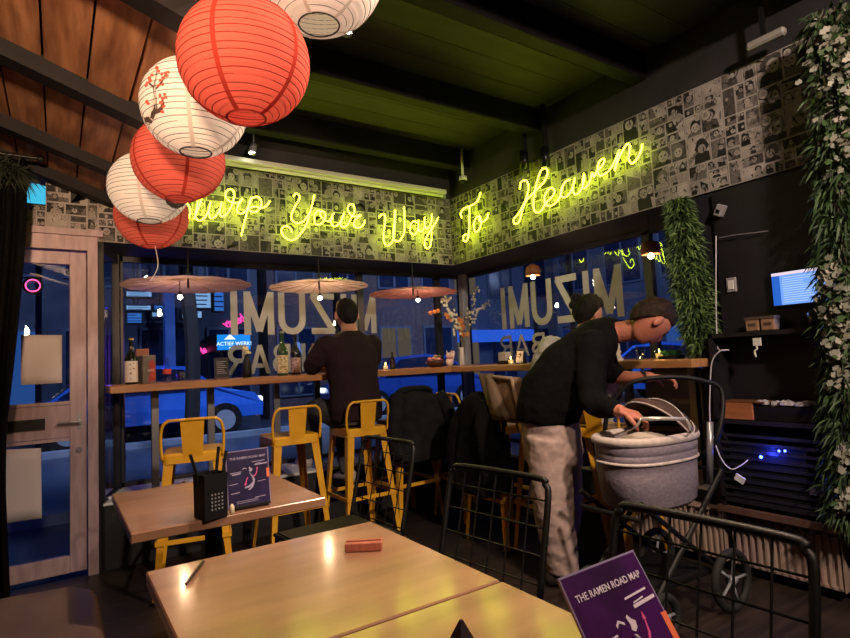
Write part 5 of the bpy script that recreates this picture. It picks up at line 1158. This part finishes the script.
# ---- greenery
def leafmass(name,label,cat,path,rad,n,length,width,mats,seed,stem=True,down=.5,shape='blade',wht=None,wr=None):
    rd=random.Random(seed); P=smooth_path(path,8); t=thing(name,label,cat,P[-1] if P[-1].z<P[0].z else P[0])
    if stem: b=MB(); b.tube(P,.018,n=8); b.build('stem',mat('plant_stem','2b2a1c',.8),t)
    b=MB(); vs=[];fs=[];ms=[]
    for k in range(n):
        u=rd.random(); f=u*(len(P)-1); i=min(int(f),len(P)-2); c=P[i].lerp(P[i+1],f-i); R=rad(u) if callable(rad) else rad
        a=rd.uniform(0,2*PI); o=Vector((math.cos(a),math.sin(a),0)); r0=R*rd.uniform(.15,.8); 
        s0=c+o*r0; d=(o*rd.uniform(.4,1)+Vector((rd.gauss(0,.35),rd.gauss(0,.35),-down+rd.gauss(0,.45)))).normalized(); L_=length*rd.uniform(.6,1.25); w=width*rd.uniform(.7,1.2)
        sd=d.cross(Vector((rd.gauss(0,1),rd.gauss(0,1),rd.gauss(0,1)))).normalized(); dn=Vector((0,0,-L_*.25)); q=len(vs)
        if shape=='blade':
            vs+=[s0-sd*w*.3,s0+sd*w*.3,s0+d*L_*.5+sd*w*.5,s0+d*L_+dn,s0+d*L_*.5-sd*w*.5]; fs.append((q,q+1,q+2,q+3,q+4))
        else:
            nn=d.cross(sd)*L_*.12
            vs+=[s0,s0+d*L_*.25+sd*w*.55+nn,s0+d*L_*.55+sd*w*.35,s0+d*L_*.7+sd*w*.5+nn,s0+d*L_,s0+d*L_*.7-sd*w*.5+nn,s0+d*L_*.55-sd*w*.35,s0+d*L_*.25-sd*w*.55+nn]; fs.append(tuple(range(q,q+8)))
        ms.append(rd.choice(range(len(mats))))
    b.v=vs;b.f=fs;b.m=ms; b.build('foliage',mats,t); return t
G1=mat('garland_leaf_green','37522a',.6); G2=mat('garland_leaf_light','6a8648',.6); G3=mat('garland_leaf_deep','243a1c',.65); G4=mat('pale_ivy_leaf','74766a',.6); G5=mat('white_ivy_leaf','9a978b',.6); G6=mat('dark_palm_leaf','1c2218',.7)
leafmass('hanging_garland','thick hanging green artificial garland left of the dark shelving wall','plant',[Vector((-.06,-2.28,2.06)),Vector((-.07,-2.31,1.75)),Vector((-.07,-2.335,1.4)),Vector((-.07,-2.36,1.17))],lambda u:.035+.085*math.sin(PI*min(1,.05+u*.9))**.8,6500,.055,.008,[G1,G2,G1,G3,G2],1,down=.35)
ivp=[at(832,10,'x',-.16),at(836,140,'x',-.16),at(842,260,'x',-.16),at(845,380,'x',-.16),at(850,520,'x',-.16)]
t=leafmass('ivy_column','tall column of white-edged ivy and green grass at the right edge','plant',ivp,.12,3800,.07,.010,[G1,G3,G3,G1],2,down=.8)
for px,py,n_,sp in ((838,70,170,.14),(830,30,70,.09),(845,140,80,.09),(836,300,130,.07),(841,345,90,.06),(833,270,40,.04),(838,375,25,.04),(850,500,50,.05),(847,450,40,.04)):
    rd=random.Random(px*py); c=at(px,py,'x',-.24); b=MB(); vs=[];fs=[];ms=[]
    for k in range(n_):
        s0=c+Vector((rd.uniform(-.04,.06),rd.gauss(0,sp*.45),rd.gauss(0,sp*.8))); d=Vector((-.6+rd.gauss(0,.3),rd.gauss(0,.6),-.6+rd.gauss(0,.4))).normalized(); L_=rd.uniform(.028,.045); w=L_*.8; sd=d.cross(Vector((-1,.3*rd.gauss(0,1),.3*rd.gauss(0,1)))).normalized(); q=len(vs)
        vs+=[s0,s0+d*L_*.2+sd*w*.5,s0+d*L_*.5+sd*w*.32,s0+d*L_*.68+sd*w*.46,s0+d*L_,s0+d*L_*.68-sd*w*.46,s0+d*L_*.5-sd*w*.32,s0+d*L_*.2-sd*w*.5]; fs.append(tuple(range(q,q+8))); ms.append(rd.choice([0,0,1,2]))
    b.v=vs;b.f=fs;b.m=ms; b.build('ivy_leaves',[G4,G5,G1],t)
leafmass('dried_palm_bunch','dark drooping palm fronds bunched above the curtain','plant',[Vector((-3.56,-.46,2.33)),Vector((-3.42,-.46,2.36)),Vector((-3.24,-.46,2.33))],.05,700,.13,.010,[G6],3,down=.25)
# ================================================================= street outside
b=MB(); b.box((-30,.62,-.2),(40,60,-.1)); b.box((1.62,-60,-.2),(40,.62,-.1)); struct(b.build('ground',mat('wet_asphalt','3a4254',.35,c2='3a4150',scale=2)))
M_fac=mat('slate_blue_facade','272e42',.7,c2='333c52',scale=2); M_fac2=mat('brick_brown_facade','3a3038',.8,c2='4a3b40',scale=12); M_fac3=mat('grey_blue_facade','3c465c',.7)
M_pane=mat('dark_pane_glass','121c36',.15,coat=.5); M_panel=emat('lit_window_blue','3a68b8',.5); M_warm=emat('lit_window_warm','a89078',.25)
def building(name,label,x0,x1,y0,y1,h,m,front,cols,rows,seed,lit=.3):
    t=thing(name,label,'building',((x0+x1)/2,(y0+y1)/2,-.1)); b=MB(); b.box((x0,y0,-.1),(x1,y1,h)); b.build('wall',m,t)
    b=MB(); b.box((x0-.1,y0-.1,h),(x1+.1,y1+.1,h+.2)); b.build('roof',M_frame,t); rd=random.Random(seed)
    for i in range(cols):
        for j in range(rows):
            z0=.5+j*2.9; z1=z0+1.7; mm=rd.choice([M_panel,M_panel,M_warm]) if rd.random()<lit else M_pane
            if front=='y': w=(x1-x0)/cols; a=x0+w*(i+.18); c=x0+w*(i+.82); f=MB(); f.box((a-.06,y0-.06,z0-.06),(c+.06,y0,z1+.06)); f.box(((a+c)/2-.03,y0-.09,z0),((a+c)/2+.03,y0,z1)); g=MB(); g.box((a,y0-.07,z0),(c,y0-.02,z1))
            else: w=(y1-y0)/cols; a=y0+w*(i+.18); c=y0+w*(i+.82); f=MB(); f.box((x0-.06,a-.06,z0-.06),(x0,c+.06,z1+.06)); f.box((x0-.09,(a+c)/2-.03,z0),(x0,(a+c)/2+.03,z1)); g=MB(); g.box((x0-.07,a,z0),(x0-.02,c,z1))
            wn=f.build('window',M_fac3,t); g.build('pane',mm,wn)
    return t
building('shop_building','slate blue building opposite the left window with lit sign boxes',-9,1.2,10,16,7.2,M_fac,'y',7,2,1,.25)
building('shop_building','brown building opposite with the blue lit agency sign',1.45,7.5,10,16,8.0,M_fac2,'y',4,2,2,.2)
building('office_building','grey-blue building seen behind the corner of the windows',7.7,18,11,17,9,M_fac3,'y',6,3,3,.45)
building('office_building','dark building across the side street behind the right window',12,18,-14,10.0,9,M_fac,'x',12,3,4,.35)
building('corner_house','dark house left of the slate building, seen through the door',-20,-9.2,9,15,6.5,M_fac2,'y',5,2,5,.3)
# blue fascia strips
a=at(352,338,'y',10.6); c=at(452,332,'y',10.6)
b=MB(); b.box((7.75,10.5,1.75),(11.5,10.995,2.15)); tag(b.build('lit_fascia',emat('blue_fascia','2f62e0',.9)),'long bright blue lit fascia strip across the street near the corner','lit fascia')
b=MB(); b.box((11.6,-6,3.6),(11.995,3,4.1)); tag(b.build('lit_fascia',MATS['blue_fascia']),'blue lit fascia strip high beyond the right window','lit fascia')
# sign boxes
M_sg=[emat('sign_pale','8fb8e8',.9),emat('sign_blue','3f7bd8',.8),emat('sign_violet','8a7ad0',.6)]
for i,(x0,y0,x1,y1,k,l) in enumerate(((125,290,153,298,0,'pale lit sign box, top left of the group across the street'),(125,304,152,311,0,'pale lit sign box below the top left one'),(126,312,143,324,1,'blue lit sign box at the lower left of the group'),(153,304,168,311,1,'small blue lit sign box in the centre of the group'),(151,311,169,318,0,'small pale lit sign box under the centre one'),(184,291,212,309,0,'wide pale lit sign box right of the centre'),(213,291,225,312,1,'narrow blue lit sign box at the right end of the group'),(181,310,203,319,0,'pale lit sign box hanging under the wide one'))):
    p=at(x0,y0,'y',9.2); q=at(x1,y1,'y',9.2); t=thing('sign_box',l,'sign',((p.x+q.x)/2,9.25,q.z),group='lit sign boxes across the street'); b=MB(); b.box((p.x,9.21,q.z),(q.x,9.4,p.z)); b.build('casing',M_frame,t)
    b=MB(); b.box((p.x+.03,9.19,q.z+.03),(q.x-.03,9.21,p.z-.03)); b.build('lit_face',M_sg[k],t); rd=random.Random(i); b=MB(); H_=p.z-q.z; W_=q.x-p.x
    for r_ in range(3): z=q.z+H_*(.22+.24*r_); xx=p.x+W_*.1; b.box((xx,9.18,z),(xx+W_*rd.uniform(.5,.8),9.19,z+H_*.07))
    b.build('printed_lines',[emat('sign_ink','243a78',.5)],t)
    b=MB(); b.cyl((p.x+W_/2,9.3,p.z),(p.x+W_/2,9.3,7.0),.02,n=6); b.build('hanger',M_frame,t)
# agency sign
p=at(216,334,'y',9.0); q=at(251,350,'y',9.0); t=thing('shop_sign','bright blue lit sign with white triangle, left of the green bottle','sign',((p.x+q.x)/2,9,q.z)); b=MB(); b.box((p.x,9.0,q.z),(q.x,9.95,p.z)); b.build('casing',M_frame,t); b=MB(); b.box((p.x+.02,8.97,q.z+.02),(q.x-.02,9.0,p.z-.02)); b.build('lit_face',emat('agency_blue','1f86e8',1.3),t)
W_=q.x-p.x; H_=p.z-q.z; mw=emat('sign_white','e8f4ff',1.6)
text('ACTIEF WERK!',basis(((p.x+q.x)/2,8.955,q.z+H_*.40),(1,0,0),(0,0,1)),W_*.155,mw,t,'lettering',ext=.004)
b=MB(); b.box((p.x+W_*.35,8.955,q.z+H_*.14),(p.x+W_*.85,8.965,q.z+H_*.20)); b.build('small_print',mw,t)
b=MB(); cx=p.x+W_*.38; b.prism([(cx-.13,8.96,q.z+H_*.66),(cx+.13,8.96,q.z+H_*.66),(cx,8.96,q.z+H_*.97)],(0,.005,0)); b.build('triangle',mw,t)
# pink neon script seen mirrored across the street
M_pk=emat('pink_neon','ff3f8e',2.6)
for wd,px,py,sz,l in (('beauty',235,321,.36,'glowing pink mirrored neon word, highest of the three'),('and',217,339,.34,'glowing pink mirrored neon word in the middle of the three'),('all',204,350,.28,'glowing pink mirrored neon word, lowest of the three')):
    c=at(px,py,'y',9.97); sz*=1.4; M=Matrix.Translation(c)@Matrix.Rotation(-.38,4,'Y')@basis((0,0,0),(-1,0,0),(0,0,1))
    o=text(wd,M,sz*.62,M_pk,None,'neon_script',ext=.01,bold=.006,shear=.4,sx=.62); tag(o,l,'neon sign','pink neon words across the street')
# pillar and street pole
p=at(166,380,'y',8.6);q=at(176,380,'y',8.6); b=MB(); b.box((p.x,8.6,-.1),(q.x,8.9,3.2)); b.box((p.x-.05,8.55,-.1),(q.x+.05,8.95,.2)); tag(b.build('street_pillar',mat('blue_lit_pillar','3f63a8',.6)),'blue square pillar across the street below the sign boxes','pillar')  # pillar carries one even blue
# cars
def car(loc,rz,m,label,s=1):
    t=thing('car',label,'car',loc,rz); L_=[(-2.1,.35),(-2.12,.62),(-2.0,.82),(-1.55,.92),(-.95,1.40),(-.2,1.48),(.65,1.42),(1.25,.98),(1.95,.82),(2.12,.6),(2.1,.35)]
    b=MB(); rs=[]
    for y,k,zz in ((-.86,.93,0),(-.80,1,0),(.80,1,0),(.86,.93,0)): rs.append([Vector((x*(1 if abs(y)<.85 else .985),y*(1-.16*max(0,(z-.9)/.5)),z*k+(1-k)*.6)) for x,z in L_])
    b.rings(rs); b.build('body',m,t,world=False)
    b=MB()
    for s_ in (-1,1): b.prism([(x,s_*(.862-.13*max(0,(z-.9)/.5)),z) for x,z in ((-1.45,.95),(-.88,1.34),(-.2,1.41),(.58,1.36),(1.08,.98))],(0,s_*.006,0))
    b.prism([(1.27,-.68,1.0),(1.27,.68,1.0),(.72,.60,1.41),(.72,-.60,1.41)],(.02,0,.01)); b.prism([(-1.52,-.66,.97),(-1.52,.66,.97),(-1.02,.60,1.37),(-1.02,-.60,1.37)],(-.02,0,.01)); b.build('windows',M_pane,t,world=False)
    for sx_ in (-1.3,1.32):
        for s_ in (-1,1): b=MB(); b.cyl((sx_,s_*.72,.33),(sx_,s_*.90,.33),.33,n=24); b.mi=1; b.cyl((sx_,s_*.89,.33),(sx_,s_*.91,.33),.2,n=16); b.build('wheel',[M_blackm,M_lframe],t,world=False)
    b=MB()
    for s_ in (-1,1): b.box((2.03,s_*.62-.14,.62),(2.12,s_*.62+.14,.74),bev=.02)
    b.build('headlights',emat('headlight','dfe9ff',2.5),t,world=False)
    return t
M_carb=mat('blue_car_paint','2f66c8',.25,coat=1); M_card=mat('dark_blue_car_paint','1f3f8a',.25,coat=1)
car((-1.6,8.3,-.1),0,M_carb,'bright blue car parked outside the left window, below the counter')
car((4.6,8.5,-.1),PI,M_card,'darker blue car parked outside behind the seated man')
car((-7.4,8.2,-.1),.1,M_card,'dark blue car seen through the lower door glass')
car((9.6,4.0,-.1),PI/2,M_carb,'blue car on the side street beyond the window corner')
# tree
t=thing('street_tree','dark street tree outside the left window, behind the parasols','tree',(-1.2,5.9,-.1)); b=MB(); b.tube(smooth_path([(-1.2,5.9,-.1),(-1.15,5.9,1.6),(-1.25,5.95,3.2),(-1.2,5.9,4.4)],4),[.12]*13,n=8); b.build('trunk',mat('dark_bark','2a2422',.8),t)
rd=random.Random(6); vs=[];fs=[]; b=MB()
for k in range(2600):
    d=Vector((rd.gauss(0,1),rd.gauss(0,1),rd.gauss(0,1))).normalized()*rd.uniform(.3,1)**.5; c=Vector((-1.2+1.7*d.x,5.9+1.1*d.y,4.4+1.3*d.z)); a=Vector((rd.gauss(0,1),rd.gauss(0,1),rd.gauss(0,1))).normalized(); e=frame(a)[0]; q=len(vs); vs+=[c,c+a*.07+e*.05,c+a*.16,c+a*.07-e*.05]; fs.append((q,q+1,q+2,q+3))
b.v=vs;b.f=fs;b.m=[0]*len(fs); b.build('foliage',mat('dusk_leaf','2f4438',.7),t)
# fluted timber post and violet lamp by the entrance
p=Vector((-2.66,1.1,0)); b=MB(); t=thing('fluted_post','reddish fluted timber screen outside, next to the entrance door','screen',(p.x,p.y,-.1))
for k in range(6): b.box((-2.745+.026*k,1.05,-.1),(-2.73+.026*k,1.1,1.75))
b.box((-2.76,1.1,-.1),(-2.60,1.12,1.75)); b.build('slats',mat('red_brown_slat','6a4038',.6,c2='7c4c40',scale=6),t)
light('violet_sign_glow','POINT',(-2.70,.80,1.35),5,'4a30ff',.05)  # bare violet light placed before the slats to brighten them
b=MB(); c=Vector((at(103,330,'y',1.5).x,1.5,1.60)); t=thing('violet_lamp','violet-blue glowing lamp seen through the slim pane beside the door','lamp',(c.x,c.y,-.1)); b.box(c-Vector((.05,.05,.22)),c+Vector((.05,.05,.2)),bev=.02); b.build('lit_shade',emat('violet_glow','3a28ff',2.2),t); b=MB(); b.cyl((c.x,c.y,-.1),(c.x,c.y,1.42),.02,n=8); b.build('pole',M_frame,t)
# cyan panel above the door
c=at(29,206,'y',2.2); b=MB(); t=thing('cyan_sign','cyan lit panel outside, seen through the small pane above the door','sign',(c.x,2.2,-.1)); b.box((c.x-.14,2.2,c.z-.22),(c.x+.30,2.26,c.z+.22)); b.build('lit_panel',emat('cyan_glow','4fd0f0',1.0),t); b=MB(); b.box((c.x+.05,2.27,-.1),(c.x+.10,2.31,c.z+.1)); b.build('post',M_frame,t)
for i,(x,y,tx_,ty_,e) in enumerate(((-5,2.6,-4,10,1500),(0,2.6,0,10,1700),(4.5,2.6,5,10,1700),(3.5,-1,12,2,1900),(3.5,-6,12,-5,1900),(5,4,12,11,1500))):  # lamps added outside, aimed away from the room to brighten the facades
    t=thing('street_lamp',['street lamp outside the entrance door','street lamp outside the left window','street lamp outside by the flower branches','street lamp on the side street behind the bending man','street lamp on the side street beyond the shelving','street lamp at the street corner'][i],'street lamp',(x,y,-.1)); b=MB(); b.tube([(x,y,-.1),(x,y,6.1),(x+(tx_-x)*.08,y+(ty_-y)*.08,6.3)],.05,n=8); b.build('pole',M_frame,t)
    q=Vector((x+(tx_-x)*.09,y+(ty_-y)*.09,6.22)); b=MB(); b.box(q-Vector((.12,.12,.04)),q+Vector((.12,.12,.04)),bev=.01); b.build('head',M_lframe,t)
    light('street_lamp_light','SPOT',q-Vector((0,0,.1)),e,'b0c2f0',.15,to=(tx_,ty_,1.5),spot=115,blend=.6)
b=MB(); b.box((-30,7.0,-.1),(12,7.25,.0)); b.box((-30,2.0,-.1),(1.5,2.2,.0)); struct(b.build('kerb',mat('pale_kerb_stone','7e8796',.6)))
t=thing('tissue_tray','black tray under the crumpled tissues on the middle shelf','tray',(-.09,-2.78,.822)); b=MB(); b.box((-.15,-2.93,.823),(-.03,-2.63,.893),bev=.003); b.build('body',M_blackm,t)
light('ceiling_spot','SPOT',(-1.5,-2.9,2.85),205,'ffdcbc',.04,to=(-2.3,-2.9,.75),spot=120,blend=.9)  # unseen spot added above the frame to light the tables
light('ceiling_spot','SPOT',(-1.9,-5.2,2.85),400,'ffe0c8',.10,to=(-.6,-2.2,1.6),spot=100,blend=.9)  # unseen spot added behind the camera to brighten the right wall
light('wall_uplight','SPOT',(-3.45,-4.4,1.8),560,'ffcfa4',.10,to=(-3.35,-1.9,2.6),spot=66,blend=.9)  # added spot without a fixture, brightens the sloping timber ceiling
light('ceiling_spot','SPOT',(-2.2,-2.6,2.75),105,'ffb8cc',.10,to=(-3.1,0,1.2),spot=75,blend=.9)  # added pinkish spot without a fixture, brightens the door
for L in (L0,L1,L2,L3,L4,L5): light('lantern_bulb','POINT',L[1],.5,'ffe6d0',.03)  # point light added inside each shell to make the paper glow
LAMPS=[]
# ================================================================= world and light
w=bpy.data.worlds.new('dusk'); S.world=w; w.use_nodes=True
bg=w.node_tree.nodes['Background']; bg.inputs[0].default_value=lin('2a4a9a'); bg.inputs[1].default_value=.3
def lamp(*a,**k): return light(*a,**k)
for nm,loc,e,c in LAMPS:
    lamp(nm,'POINT',loc,e,c,.03)
S.view_settings.view_transform='Standard'; S.view_settings.look='None'; S.view_settings.gamma=1; S.view_settings.exposure=.3
S.cycles.use_denoising=True
S.cycles.max_bounces=8; S.cycles.transparent_max_bounces=16; S.cycles.caustics_reflective=False; S.cycles.caustics_refractive=False
S.cycles.sample_clamp_indirect=4
